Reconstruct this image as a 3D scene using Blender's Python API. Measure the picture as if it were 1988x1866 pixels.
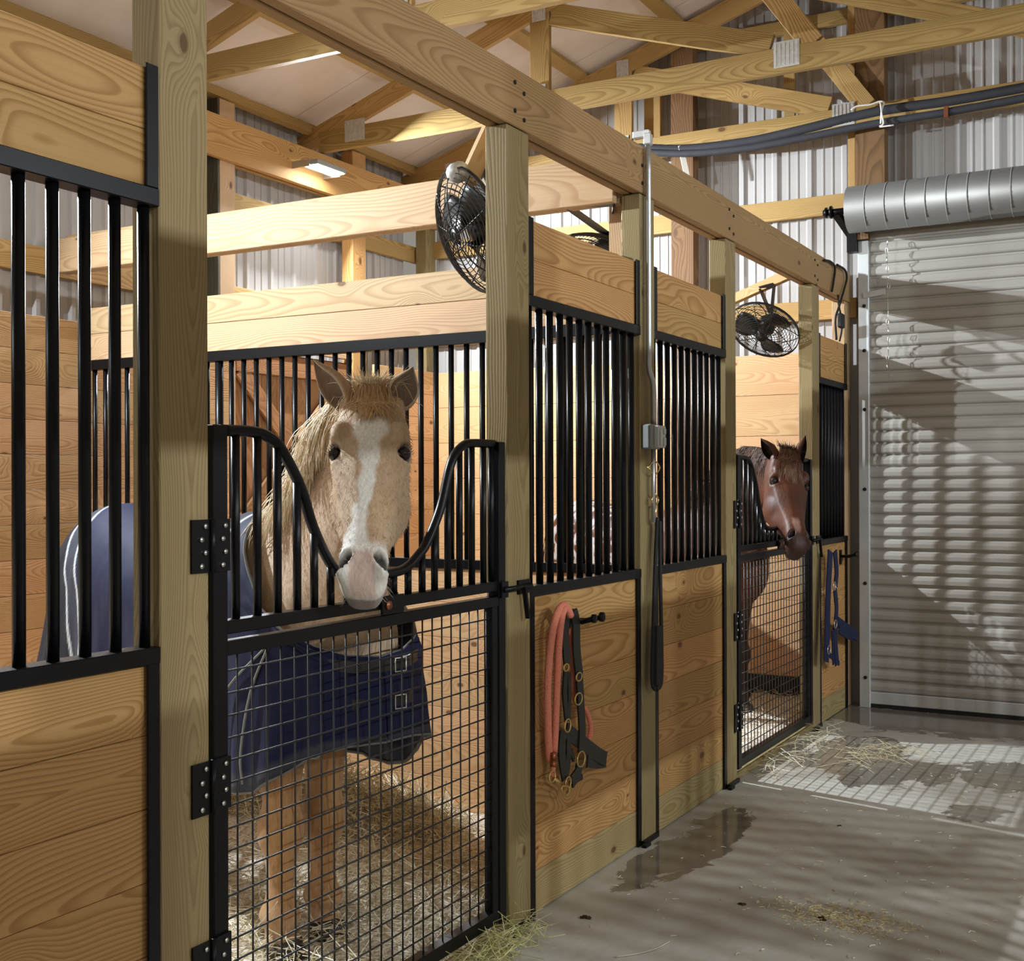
import bpy, bmesh, math, random
from mathutils import Vector, Matrix, noise
V = Vector
random.seed(7)
sc = bpy.context.scene
for o in list(bpy.data.objects): bpy.data.objects.remove(o)

# ------------------------------------------------------------------ camera, world, lamps, exposure
YAW, PIT, ROL, CH, FPX = 0.5116278868, 0.0018802284, -0.0031380342, 1.4176521, 2333.72
FW = V((math.cos(YAW)*math.cos(PIT), math.sin(YAW)*math.cos(PIT), math.sin(PIT)))
RT = V((math.sin(YAW), -math.cos(YAW), 0)); UPV = RT.cross(FW)
RT, UPV = math.cos(ROL)*RT+math.sin(ROL)*UPV, -math.sin(ROL)*RT+math.cos(ROL)*UPV
cam = bpy.data.objects.new('camera', bpy.data.cameras.new('camera'))
sc.collection.objects.link(cam); sc.camera = cam
m = Matrix.Identity(4)
for i in range(3):
    m[i][0] = RT[i]; m[i][1] = UPV[i]; m[i][2] = -FW[i]
m[2][3] = CH
cam.matrix_world = m
cam.data.sensor_width = 36; cam.data.sensor_fit = 'HORIZONTAL'; cam.data.lens = 36*FPX/1988
cam.data.clip_start = .05
w = bpy.data.worlds.new('world'); sc.world = w; w.use_nodes = True
w.node_tree.nodes['Background'].inputs[0].default_value = (1.0, .93, .82, 1)
w.node_tree.nodes['Background'].inputs[1].default_value = .28
sc.view_settings.view_transform = 'Standard'; sc.view_settings.look = 'None'
sc.view_settings.gamma = 1; sc.view_settings.use_curve_mapping = False
sc.view_settings.exposure = 0.0
LAMP_COL = (.86, .94, 1.0)
# lamp positions (X, Y, Z, watts): one LED flood per stall, hung on the eave girder on each side of the aisle
LAMPS = [(6.17, 4.84, 3.44, 420), (2.75, 4.84, 3.33, 350), (-.7, 4.84, 3.44, 60),
         (6.3, -4.84, 3.44, 170), (2.3, -4.84, 3.44, 210), (-1.4, -4.84, 3.44, 190)]
FLOOR_FLIP = None

def at(x, y, **k):
    """world point seen at photo pixel (x, y) on the plane X=, Y= or Z=, or at depth D="""
    (a, v), = k.items()
    d = FW + RT*(x-994)/FPX - UPV*(y-933)/FPX
    o = V((0, 0, CH))
    if a == 'D': return o + d*v
    i = 'XYZ'.index(a)
    return o + d*((v-o[i])/d[i])

# ------------------------------------------------------------------ materials
MAT = {}
def mk(name):
    m = bpy.data.materials.new(name); m.use_nodes = True
    nt = m.node_tree; b = nt.nodes['Principled BSDF']; MAT[name] = m
    return m, nt, b
def N(nt, t, **k):
    n = nt.nodes.new(t)
    for a, v in k.items():
        if a.startswith('i_'): n.inputs[a[2:].replace('_', ' ')].default_value = v
        else: setattr(n, a, v)
    return n
def L(nt, a, b): nt.links.new(a, b)
def math_(nt, op, a, b=None, c=None):
    n = nt.nodes.new('ShaderNodeMath'); n.operation = op
    for i, v in enumerate((a, b, c)):
        if v is None: continue
        if hasattr(v, 'is_output'): nt.links.new(v, n.inputs[i])
        else: n.inputs[i].default_value = v
    return n.outputs[0]
def vmath(nt, op, a, b=None):
    n = nt.nodes.new('ShaderNodeVectorMath'); n.operation = op
    for i, v in enumerate((a, b)):
        if v is None: continue
        if hasattr(v, 'is_output'): nt.links.new(v, n.inputs[i])
        else: n.inputs[i].default_value = v
    return n.outputs['Value'] if op in ('LENGTH', 'DOT_PRODUCT', 'DISTANCE') else n.outputs[0]
def mixc(nt, f, a, b, bt='MIX'):
    n = nt.nodes.new('ShaderNodeMix'); n.data_type = 'RGBA'; n.blend_type = bt
    for s, v in ((n.inputs[0], f), (n.inputs[6], a), (n.inputs[7], b)):
        if hasattr(v, 'is_output'): nt.links.new(v, s)
        else: s.default_value = (*v, 1) if isinstance(v, tuple) and len(v) == 3 else v
    return n.outputs[2]
def ramp(nt, f, stops, interp='LINEAR'):
    n = nt.nodes.new('ShaderNodeValToRGB'); n.color_ramp.interpolation = interp
    e = n.color_ramp.elements
    while len(e) < len(stops): e.new(.5)
    for i, (p, c) in enumerate(stops):
        e[i].position = p; e[i].color = (c, c, c, 1) if not isinstance(c, tuple) else (*c, 1)
    nt.links.new(f, n.inputs[0]); return n.outputs[0]

def wood(name, light, dark, var=.12, rings=105, knots=1.0, rough=.62, knotc=(.10, .04, .015), contrast=.8, warp=.30):
    m, nt, b = mk(name)
    at_ = N(nt, 'ShaderNodeAttribute', attribute_name='gc'); g = at_.outputs['Vector']
    bid = N(nt, 'ShaderNodeAttribute', attribute_name='bid').outputs['Fac']
    sx = N(nt, 'ShaderNodeSeparateXYZ'); L(nt, g, sx.inputs[0])
    # knots on an unfolded plane
    kc = N(nt, 'ShaderNodeCombineXYZ')
    L(nt, math_(nt, 'MULTIPLY', sx.outputs[0], .55), kc.inputs[0])
    L(nt, math_(nt, 'ADD', sx.outputs[1], sx.outputs[2]), kc.inputs[1])
    vo = N(nt, 'ShaderNodeTexVoronoi', voronoi_dimensions='2D', feature='F1'); vo.inputs['Scale'].default_value = 4.6
    L(nt, kc.outputs[0], vo.inputs['Vector'])
    csep = N(nt, 'ShaderNodeSeparateColor'); L(nt, vo.outputs['Color'], csep.inputs[0])
    kmask = math_(nt, 'LESS_THAN', csep.outputs[0], .42*knots)
    kr = math_(nt, 'MULTIPLY_ADD', csep.outputs[1], .045, .028)
    kd = vo.outputs['Distance']
    bump = math_(nt, 'MULTIPLY', kmask, math_(nt, 'EXPONENT', math_(nt, 'MULTIPLY', math_(nt, 'POWER', math_(nt, 'DIVIDE', kd, .2), 2.0), -1.0)))
    # warped growth rings
    st = N(nt, 'ShaderNodeMapping'); st.inputs['Scale'].default_value = (.75, 2.6, 2.6); L(nt, g, st.inputs['Vector'])
    n1 = N(nt, 'ShaderNodeTexNoise'); n1.inputs['Scale'].default_value = 1.15; n1.inputs['Detail'].default_value = 2.2; n1.inputs['Roughness'].default_value = .45
    L(nt, st.outputs[0], n1.inputs['Vector'])
    c2 = N(nt, 'ShaderNodeCombineXYZ'); L(nt, sx.outputs[1], c2.inputs[0]); L(nt, sx.outputs[2], c2.inputs[1])
    r = vmath(nt, 'LENGTH', c2.outputs[0])
    r = math_(nt, 'ADD', r, math_(nt, 'MULTIPLY', math_(nt, 'SUBTRACT', n1.outputs['Fac'], .5), warp))
    r = math_(nt, 'ADD', r, math_(nt, 'MULTIPLY', bump, .045))
    fr = math_(nt, 'FRACT', math_(nt, 'MULTIPLY', r, float(rings)))
    rg = ramp(nt, fr, [(0, .0), (.38, .06), (.82, 1.0), (.93, .85), (1.0, 0.0)])
    # streaks
    s2 = N(nt, 'ShaderNodeMapping'); s2.inputs['Scale'].default_value = (3, 160, 160); L(nt, g, s2.inputs['Vector'])
    n2 = N(nt, 'ShaderNodeTexNoise'); n2.inputs['Scale'].default_value = 1.0; n2.inputs['Detail'].default_value = 1.5; L(nt, s2.outputs[0], n2.inputs['Vector'])
    s3 = N(nt, 'ShaderNodeMapping'); s3.inputs['Scale'].default_value = (1.1, 7, 7); L(nt, g, s3.inputs['Vector'])
    n3 = N(nt, 'ShaderNodeTexNoise'); n3.inputs['Scale'].default_value = 1.0; n3.inputs['Detail'].default_value = 3; L(nt, s3.outputs[0], n3.inputs['Vector'])
    amt = math_(nt, 'MULTIPLY', rg, math_(nt, 'MULTIPLY_ADD', n3.outputs['Fac'], .9, contrast-.45))
    col = mixc(nt, math_(nt, 'MINIMUM', math_(nt, 'MAXIMUM', amt, 0.0), 1.0), light, dark)
    col = mixc(nt, math_(nt, 'MULTIPLY', math_(nt, 'GREATER_THAN', n2.outputs['Fac'], .55), .10), col, dark)
    big = ramp(nt, n3.outputs['Fac'], [(.35, 0.0), (.65, 1.0)])
    col = mixc(nt, math_(nt, 'MULTIPLY', big, .28), col, tuple(.5*(l+d) for l, d in zip(light, dark)))
    ring_k = math_(nt, 'MULTIPLY', kmask, math_(nt, 'LESS_THAN', kd, math_(nt, 'MULTIPLY', kr, 1.35)))
    col = mixc(nt, math_(nt, 'MULTIPLY', ring_k, .45), col, dark)
    core = math_(nt, 'MULTIPLY', kmask, math_(nt, 'MINIMUM', math_(nt, 'MAXIMUM', math_(nt, 'MULTIPLY', math_(nt, 'SUBTRACT', kr, kd), 60.0), 0.0), 1.0))
    col = mixc(nt, math_(nt, 'MULTIPLY', core, .8), col, knotc)
    # per-board tone
    hs = N(nt, 'ShaderNodeHueSaturation'); L(nt, col, hs.inputs['Color'])
    L(nt, math_(nt, 'MULTIPLY_ADD', bid, var*2, 1-var), hs.inputs['Value'])
    L(nt, math_(nt, 'MULTIPLY_ADD', bid, -.012, .506), hs.inputs['Hue'])
    L(nt, hs.outputs[0], b.inputs['Base Color'])
    b.inputs['Roughness'].default_value = rough
    b.inputs['Specular IOR Level'].default_value = .3
    bp = N(nt, 'ShaderNodeBump'); bp.inputs['Strength'].default_value = .25; bp.inputs['Distance'].default_value = .002
    L(nt, rg, bp.inputs['Height']); L(nt, bp.outputs[0], b.inputs['Normal'])
    return m
def plain(name, col, rough=.5, metal=0., spec=.5, nscale=0, namp=.2, bump=0., coat=0.):
    m, nt, b = mk(name)
    b.inputs['Roughness'].default_value = rough; b.inputs['Metallic'].default_value = metal
    b.inputs['Specular IOR Level'].default_value = spec
    if nscale:
        tc = N(nt, 'ShaderNodeTexCoord'); nz = N(nt, 'ShaderNodeTexNoise'); nz.inputs['Scale'].default_value = nscale; nz.inputs['Detail'].default_value = 4
        L(nt, tc.outputs['Object'], nz.inputs['Vector'])
        c = mixc(nt, nz.outputs['Fac'], tuple(v*(1-namp) for v in col), tuple(min(1, v*(1+namp)) for v in col))
        L(nt, c, b.inputs['Base Color'])
        if bump:
            bp = N(nt, 'ShaderNodeBump'); bp.inputs['Strength'].default_value = bump; bp.inputs['Distance'].default_value = .003
            L(nt, nz.outputs['Fac'], bp.inputs['Height']); L(nt, bp.outputs[0], b.inputs['Normal'])
    else: b.inputs['Base Color'].default_value = (*col, 1)
    return m
wood('pine', (.56, .33, .125), (.32, .15, .04), rings=125, warp=.22)
wood('pine_inner', (.66, .42, .22), (.50, .27, .12), rings=120, var=.08)
wood('pine_pale', (.56, .39, .225), (.38, .22, .105), rings=120, var=.06, contrast=.7, warp=.16)
wood('treated', (.35, .265, .125), (.205, .145, .06), rings=140, knots=.5, contrast=.7, warp=.17)
wood('header_pine', (.42, .26, .12), (.25, .135, .055), rings=165, var=.05, knots=.6, warp=.13)
wood('truss_pine', (.47, .31, .115), (.29, .165, .05), rings=130, knots=.7, warp=.16)
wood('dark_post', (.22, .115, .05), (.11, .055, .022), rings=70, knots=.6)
wood('grey_green', (.09, .085, .06), (.05, .045, .03), rings=70, knots=.3)
wood('door_wood', (.34, .17, .07), (.20, .09, .035), rings=90)
wood('base_board', (.44, .34, .16), (.29, .20, .08), rings=90, knots=.6)
plain('black_metal', (.004, .004, .005), .34, 0, .22, 30, .25)
plain('wire_black', (.012, .011, .010), .4)
plain('galv', (.52, .53, .53), .42, .85, .5, 9, .18)
plain('gang_plate', (.62, .62, .60), .45, .6, .5, 60, .3)
plain('drum_metal', (.17, .165, .155), .5, .5, .5, 3, .12)
plain('jamb_metal', (.60, .62, .62), .45, .3, .5, 6, .15)
plain('grey_plastic', (.30, .32, .32), .5)
plain('clear_plastic', (.62, .66, .66), .2)
plain('brass', (.78, .58, .24), .28, 1.)
plain('steel', (.7, .7, .68), .3, 1.)
plain('copper', (.42, .16, .08), .35, .9)
plain('rope_pink', (.90, .27, .18), .85, 0, .2, 180, .35, .8)
plain('rope_white', (.85, .83, .76), .8)
plain('joint_filler', (.50, .46, .38), .8)
plain('leather', (.014, .012, .011), .45, 0, .5, 60, .3, .3)
plain('navy_web', (.012, .018, .06), .7, 0, .3, 90, .4, .4)
plain('rubber', (.008, .008, .009), .7)
plain('pipe_foam', (.035, .037, .045), .75, 0, .4, 12, .3)
plain('fan_black', (.012, .012, .012), .35)
plain('fan_badge', (.55, .40, .34), .6)
plain('hoof', (.06, .045, .035), .6, 0, .3, 20, .4)
plain('eye', (.012, .007, .005), .06)
plain('manure', (.06, .04, .02), .95, 0, .1, 30, .4, .5)

# siding paint
m, nt, b = mk('siding_paint')
tc = N(nt, 'ShaderNodeTexCoord'); mp = N(nt, 'ShaderNodeMapping'); mp.inputs['Scale'].default_value = (3, 3, .6); L(nt, tc.outputs['Object'], mp.inputs[0])
nz = N(nt, 'ShaderNodeTexNoise'); nz.inputs['Scale'].default_value = 2; nz.inputs['Detail'].default_value = 4; L(nt, mp.outputs[0], nz.inputs[0])
L(nt, mixc(nt, nz.outputs['Fac'], (.38, .365, .355), (.53, .51, .50)), b.inputs['Base Color']); b.inputs['Roughness'].default_value = .42
# roof liner
m, nt, b = mk('roof_liner')
tc = N(nt, 'ShaderNodeTexCoord'); mp = N(nt, 'ShaderNodeMapping'); mp.inputs['Scale'].default_value = (2.2, .8, .8); L(nt, tc.outputs['Object'], mp.inputs[0])
nz = N(nt, 'ShaderNodeTexNoise'); nz.inputs['Scale'].default_value = 2; nz.inputs['Detail'].default_value = 5; L(nt, mp.outputs[0], nz.inputs[0])
L(nt, mixc(nt, nz.outputs['Fac'], (.56, .47, .41), (.80, .72, .66)), b.inputs['Base Color']); b.inputs['Roughness'].default_value = .55
# roll-up door enamel
m, nt, b = mk('door_enamel')
tc = N(nt, 'ShaderNodeTexCoord'); mp = N(nt, 'ShaderNodeMapping'); mp.inputs['Scale'].default_value = (4, 1, 4); L(nt, tc.outputs['Object'], mp.inputs[0])
nz = N(nt, 'ShaderNodeTexNoise'); nz.inputs['Scale'].default_value = 1.6; nz.inputs['Detail'].default_value = 6; nz.inputs['Roughness'].default_value = .6; L(nt, mp.outputs[0], nz.inputs[0])
L(nt, mixc(nt, nz.outputs['Fac'], (.32, .30, .265), (.46, .44, .395)), b.inputs['Base Color']); b.inputs['Roughness'].default_value = .38
# concrete: dry light grey, wet darker glossy patches
m, nt, b = mk('concrete')
tc = N(nt, 'ShaderNodeTexCoord'); P = tc.outputs['Object']
n1 = N(nt, 'ShaderNodeTexNoise'); n1.inputs['Scale'].default_value = 1.5; n1.inputs['Detail'].default_value = 7; n1.inputs['Roughness'].default_value = .6; L(nt, P, n1.inputs[0])
n2 = N(nt, 'ShaderNodeTexNoise'); n2.inputs['Scale'].default_value = 26; n2.inputs['Detail'].default_value = 5; L(nt, P, n2.inputs[0])
n3 = N(nt, 'ShaderNodeTexNoise'); n3.inputs['Scale'].default_value = 3.4; n3.inputs['Detail'].default_value = 9; n3.inputs['Roughness'].default_value = .62; n3.inputs['Distortion'].default_value = .9; L(nt, P, n3.inputs[0])
dry = mixc(nt, n1.outputs['Fac'], (.42, .405, .35), (.68, .67, .61))
dry = mixc(nt, math_(nt, 'MULTIPLY', n2.outputs['Fac'], .35), dry, (.24, .22, .18))
sp = N(nt, 'ShaderNodeSeparateXYZ'); L(nt, P, sp.inputs[0])
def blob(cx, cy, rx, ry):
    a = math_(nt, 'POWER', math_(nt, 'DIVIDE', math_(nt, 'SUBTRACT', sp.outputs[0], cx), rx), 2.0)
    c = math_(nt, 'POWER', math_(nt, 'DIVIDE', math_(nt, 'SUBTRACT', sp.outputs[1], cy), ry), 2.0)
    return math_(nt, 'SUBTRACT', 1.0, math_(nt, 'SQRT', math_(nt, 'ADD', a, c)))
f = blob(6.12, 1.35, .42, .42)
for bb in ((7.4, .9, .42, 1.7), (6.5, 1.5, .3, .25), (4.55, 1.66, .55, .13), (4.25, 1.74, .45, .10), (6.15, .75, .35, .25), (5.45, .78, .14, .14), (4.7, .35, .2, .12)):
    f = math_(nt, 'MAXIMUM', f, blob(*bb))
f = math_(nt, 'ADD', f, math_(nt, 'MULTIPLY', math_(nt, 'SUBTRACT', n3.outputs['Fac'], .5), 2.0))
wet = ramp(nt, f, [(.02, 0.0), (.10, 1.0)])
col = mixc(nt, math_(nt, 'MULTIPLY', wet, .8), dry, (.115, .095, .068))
n4 = N(nt, 'ShaderNodeTexNoise'); n4.inputs['Scale'].default_value = .9; n4.inputs['Detail'].default_value = 3; L(nt, P, n4.inputs[0])
col = mixc(nt, math_(nt, 'MULTIPLY', ramp(nt, n4.outputs['Fac'], [(.50, 0.0), (.62, 1.0)]), .6), col, (.19, .155, .11))
L(nt, col, b.inputs['Base Color'])
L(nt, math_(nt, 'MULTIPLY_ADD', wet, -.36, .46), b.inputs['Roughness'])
bp = N(nt, 'ShaderNodeBump'); bp.inputs['Strength'].default_value = .12; bp.inputs['Distance'].default_value = .003
L(nt, math_(nt, 'MULTIPLY', n2.outputs['Fac'], math_(nt, 'SUBTRACT', 1.0, wet)), bp.inputs['Height']); L(nt, bp.outputs[0], b.inputs['Normal'])
# bedding
m, nt, b = mk('shavings')
tc = N(nt, 'ShaderNodeTexCoord')
vo = N(nt, 'ShaderNodeTexVoronoi'); vo.inputs['Scale'].default_value = 95; L(nt, tc.outputs['Object'], vo.inputs['Vector'])
nz = N(nt, 'ShaderNodeTexNoise'); nz.inputs['Scale'].default_value = 5; nz.inputs['Detail'].default_value = 6; L(nt, tc.outputs['Object'], nz.inputs[0])
cs = N(nt, 'ShaderNodeSeparateColor'); L(nt, vo.outputs['Color'], cs.inputs[0])
col = ramp(nt, cs.outputs[0], [(0, (.42, .32, .22)), (.3, (.68, .58, .45)), (.65, (.82, .74, .63)), (1, (.92, .88, .80))])
col = mixc(nt, math_(nt, 'MULTIPLY', ramp(nt, nz.outputs['Fac'], [(.52, 0.), (.68, 1.)]), .4), col, (.17, .11, .06))
L(nt, col, b.inputs['Base Color']); b.inputs['Roughness'].default_value = .9
bp = N(nt, 'ShaderNodeBump'); bp.inputs['Strength'].default_value = .9; bp.inputs['Distance'].default_value = .008; L(nt, cs.outputs[1], bp.inputs['Height']); L(nt, bp.outputs[0], b.inputs['Normal'])
def attrmat(name, attr, rough, sheen=0, bumps=0, spec=.3, mult=None):
    m, nt, b = mk(name)
    a = N(nt, 'ShaderNodeAttribute', attribute_name=attr)
    tc = N(nt, 'ShaderNodeTexCoord')
    c = a.outputs['Color']
    if bumps:
        mp = N(nt, 'ShaderNodeMapping'); mp.inputs['Scale'].default_value = (1, 1, .22); L(nt, tc.outputs['Object'], mp.inputs[0])
        nz = N(nt, 'ShaderNodeTexNoise'); nz.inputs['Scale'].default_value = bumps; nz.inputs['Detail'].default_value = 5; nz.inputs['Roughness'].default_value = .7; L(nt, mp.outputs[0], nz.inputs[0])
        c = mixc(nt, 1.0, c, ramp(nt, nz.outputs['Fac'], [(.3, .78), (.7, 1.15)]), 'MULTIPLY')
        bp = N(nt, 'ShaderNodeBump'); bp.inputs['Strength'].default_value = .6; bp.inputs['Distance'].default_value = .004; L(nt, nz.outputs['Fac'], bp.inputs['Height']); L(nt, bp.outputs[0], b.inputs['Normal'])
    L(nt, c, b.inputs['Base Color'])
    b.inputs['Roughness'].default_value = rough; b.inputs['Specular IOR Level'].default_value = spec
    b.inputs['Sheen Weight'].default_value = sheen; b.inputs['Sheen Roughness'].default_value = .5
    return m
attrmat('coat', 'col', .62, .25, 130)
attrmat('coat_shiny', 'col', .52, .0, 60, .4)
attrmat('blanket', 'col', .7, .03, 0, .25)
attrmat('straw', 'col', .75)
attrmat('hair', 'col', .55, .1)
m, nt, b = mk('lamp_glow'); b.inputs['Base Color'].default_value = (.9, .9, .9, 1); b.inputs['Emission Color'].default_value = (.92, .97, 1, 1); b.inputs['Emission Strength'].default_value = 60

# ------------------------------------------------------------------ mesh helpers
def frame(d, up=V((0, 0, 1))):
    d = d.normalized()
    if abs(d.dot(up)) > .99: up = V((0, 1, 0))
    s = up.cross(d).normalized(); u = d.cross(s)
    return d, s, u
class MB:
    def __init__(s): s.v = []; s.f = []; s.gc = []; s.bid = []; s.col = []; s.sm = []
    def add(s, vs, fs, gc=None, bid=None, col=None, smooth=False):
        o = len(s.v); s.v += [V(p) for p in vs]; bid = random.random() if bid is None else bid
        for i in range(len(vs)):
            s.gc.append(gc[i] if gc else V(vs[i])); s.bid.append(bid)
            s.col.append(col[i] if isinstance(col, list) else (col or (1, 1, 1)))
        for f in fs: s.f.append([o+i for i in f]); s.sm.append(smooth)
    def beam(s, p0, p1, wd, th, up=V((0, 0, 1)), bid=None):
        """solid board from p0 to p1 (centre line); wd = size along 'up', th = thickness sideways"""
        p0 = V(p0); p1 = V(p1); d, sd, u = frame(p1-p0, V(up)); Ln = (p1-p0).length
        off = V((random.uniform(0, 40), random.uniform(-.07, .07), random.uniform(.02, .11)*random.choice((-1, 1))))
        vs = []; gc = []
        for a, x in ((p0, 0), (p1, Ln)):
            for i, j in ((-1, -1), (1, -1), (1, 1), (-1, 1)):
                vs.append(a + sd*(i*th/2) + u*(j*wd/2)); gc.append(V((x, j*wd/2, i*th/2))+off)
        s.add(vs, [(0, 1, 2, 3), (7, 6, 5, 4), (0, 4, 5, 1), (1, 5, 6, 2), (2, 6, 7, 3), (3, 7, 4, 0)], gc, bid)
        return s
    def box(s, x0, x1, y0, y1, z0, z1, grain='x', bid=None):
        cx, cy, cz = (x0+x1)/2, (y0+y1)/2, (z0+z1)/2
        if grain == 'x': return s.beam((x0, cy, cz), (x1, cy, cz), z1-z0, y1-y0, bid=bid)
        if grain == 'y': return s.beam((cx, y0, cz), (cx, y1, cz), z1-z0, x1-x0, bid=bid)
        return s.beam((cx, cy, z0), (cx, cy, z1), x1-x0, y1-y0, up=(1, 0, 0), bid=bid)
    def tube(s, pts, r, n=8, closed=False, caps=True, col=None, sq=None, up=V((0, 0, 1))):
        pts = [V(p) for p in pts]; K = len(pts); rs = r if isinstance(r, (list, tuple)) else [r]*K
        vs = []; fs = []; prev = None
        for i, p in enumerate(pts):
            a = pts[(i-1) % K] if (i or closed) else p; b_ = pts[(i+1) % K] if (i < K-1 or closed) else p
            d = (b_-a).normalized()
            if prev is None: _, s1, u1 = frame(d, up)
            else:
                s1 = prev - d*prev.dot(d)
                s1 = s1.normalized() if s1.length > 1e-6 else frame(d)[1]
                u1 = d.cross(s1)
            prev = s1
            for k in range(n):
                t = 2*math.pi*k/n + (math.pi/4 if n == 4 else 0)
                vs.append(p + s1*math.cos(t)*rs[i] + u1*math.sin(t)*rs[i])
        for i in range(K if closed else K-1):
            j = (i+1) % K
            for k in range(n): fs.append((i*n+k, i*n+(k+1) % n, j*n+(k+1) % n, j*n+k))
        if caps and not closed:
            fs.append(tuple(range(n))[::-1]); fs.append(tuple((K-1)*n+k for k in range(n)))
        s.add(vs, fs, col=col, smooth=(n > 4)); return s
    def ribbon(s, pts, wd, th, up):
        """flat strap along pts; 'up' is the face normal"""
        pts = [V(p) for p in pts]; up = V(up); K = len(pts); vs = []; fs = []
        for i, p in enumerate(pts):
            d = (pts[min(i+1, K-1)]-pts[max(i-1, 0)]).normalized(); sd = d.cross(up).normalized(); nn = sd.cross(d)
            for a, c in ((-1, -1), (1, -1), (1, 1), (-1, 1)): vs.append(p+sd*(a*wd/2)+nn*(c*th/2))
        for i in range(K-1):
            for k in range(4): fs.append((i*4+k, i*4+(k+1) % 4, i*4+4+(k+1) % 4, i*4+4+k))
        fs.append((3, 2, 1, 0)); fs.append(tuple((K-1)*4+k for k in range(4)))
        s.add(vs, fs); return s
    def disc(s, c, d, r, th, n=14):
        c = V(c); d = V(d).normalized(); return s.tube([c-d*th/2, c+d*th/2], r, n)
    def build(s, name, mat, parent=None, bevel=0, smooth=None, auto=False):
        me = bpy.data.meshes.new(name); me.from_pydata([tuple(v) for v in s.v], [], s.f)
        a = me.attributes.new('gc', 'FLOAT_VECTOR', 'POINT'); a.data.foreach_set('vector', [c for v in s.gc for c in v])
        a = me.attributes.new('bid', 'FLOAT', 'POINT'); a.data.foreach_set('value', s.bid)
        if any(c != (1, 1, 1) for c in s.col):
            a = me.attributes.new('col', 'FLOAT_COLOR', 'POINT'); a.data.foreach_set('color', [x for c in s.col for x in (*c, 1)])
        me.polygons.foreach_set('use_smooth', s.sm if smooth is None else [smooth]*len(s.f))
        me.materials.append(MAT[mat]); me.update()
        o = bpy.data.objects.new(name, me); sc.collection.objects.link(o)
        if parent:
            o.parent = parent; o.matrix_parent_inverse = parent.matrix_world.inverted()
        if bevel:
            b_ = o.modifiers.new('bevel', 'BEVEL'); b_.width = bevel; b_.segments = 1; b_.limit_method = 'ANGLE'
        return o
def tag(o, label, cat, group=None, kind=None):
    o['label'] = label; o['category'] = cat
    if group: o['group'] = group
    if kind: o['kind'] = kind
    return o
def thing(name, loc, label, cat, group=None, kind=None):
    e = bpy.data.objects.new(name, None); sc.collection.objects.link(e); e.location = loc
    e.matrix_world = Matrix.Translation(V(loc)); e.empty_display_size = .1
    return tag(e, label, cat, group, kind)
def struct(o): o['kind'] = 'structure'; return o
def curve(pts, n=6):
    """Catmull-Rom through pts"""
    pts = [V(p) for p in pts]; out = []
    q = [pts[0]*2-pts[1]]+pts+[pts[-1]*2-pts[-2]]
    for i in range(1, len(q)-2):
        for k in range(n):
            t = k/n; a, b_, c, d = q[i-1:i+3]
            out.append(.5*((2*b_)+(c-a)*t+(2*a-5*b_+4*c-d)*t*t+(3*b_-a-3*c+d)*t**3))
    return out+[pts[-1]]

YF = 1.86                      # front face of the stall fronts
XP = {'A': (1.819, 1.962), 'B': (3.287, 3.430), 'C': (4.340, 4.483), 'D': (5.340, 5.480), 'E': (6.816, 6.960)}
BACK = 5.20; XE = 7.80
def roofz(y): return 3.75+.325*(5.17-abs(y))

# ------------------------------------------------------------------ setting: floor, siding, roof, end wall
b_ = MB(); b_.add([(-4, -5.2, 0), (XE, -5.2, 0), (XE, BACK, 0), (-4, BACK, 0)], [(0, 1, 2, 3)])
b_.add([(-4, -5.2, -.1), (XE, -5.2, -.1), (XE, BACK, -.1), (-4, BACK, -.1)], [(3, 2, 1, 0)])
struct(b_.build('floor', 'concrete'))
# saw-cut joints in the slab
for i, (p, q) in enumerate((((5.27, 1.83, 0), (5.27, -3, 0)), ((6.95, 1.83, 0), (6.95, -3, 0)))):
    struct(MB().beam((p[0], p[1], .0006), (q[0], q[1], .0006), .0012, .009).build('trim_%d' % (i+1), 'joint_filler'))
def siding(pts_fn, w0, w1, name, z0, ztop):
    """ribbed sheet; pts_fn(s, depth, z) -> world point"""
    prof = []; s = w0; k = 0
    while s < w1:
        prof += [(s, 0), (s+.012, .018), (s+.036, .018), (s+.048, 0)]
        for j in (.100, .162): prof += [(s+j, 0), (s+j+.003, .006), (s+j+.008, .006), (s+j+.011, 0)]
        s += .2286
    b = MB(); n = len(prof)
    vs = [pts_fn(a, d, z0) for a, d in prof]+[pts_fn(a, d, ztop(a)) for a, d in prof]
    b.add(vs, [(i, i+1, n+i+1, n+i) for i in range(n-1)])
    o = b.build(name, 'siding_paint'); md = o.modifiers.new('s', 'SOLIDIFY'); md.thickness = .004
    return struct(o)
siding(lambda a, d, z: (a, BACK-d, z), -2.2, XE-.2, 'wall_back', 0, lambda a: 3.86)
siding(lambda a, d, z: (XE-d, a, z), -5.2, BACK-.2, 'wall_end', 0, lambda a: roofz(a)+.12)
# roof liner panels either side of the ridge
for sgn, nm in ((1, 'ceiling'), (-1, 'ceiling')):
    b_ = MB(); x = -2.3
    while x < XE+.2:
        x1 = min(x+1.21, XE+.3)
        b_.beam(((x+x1)/2, 0, roofz(0)+.045), ((x+x1)/2, sgn*5.35, roofz(5.35)+.045), .012, x1-x-.004)
        x += 1.21
    struct(b_.build(nm, 'roof_liner'))
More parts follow.
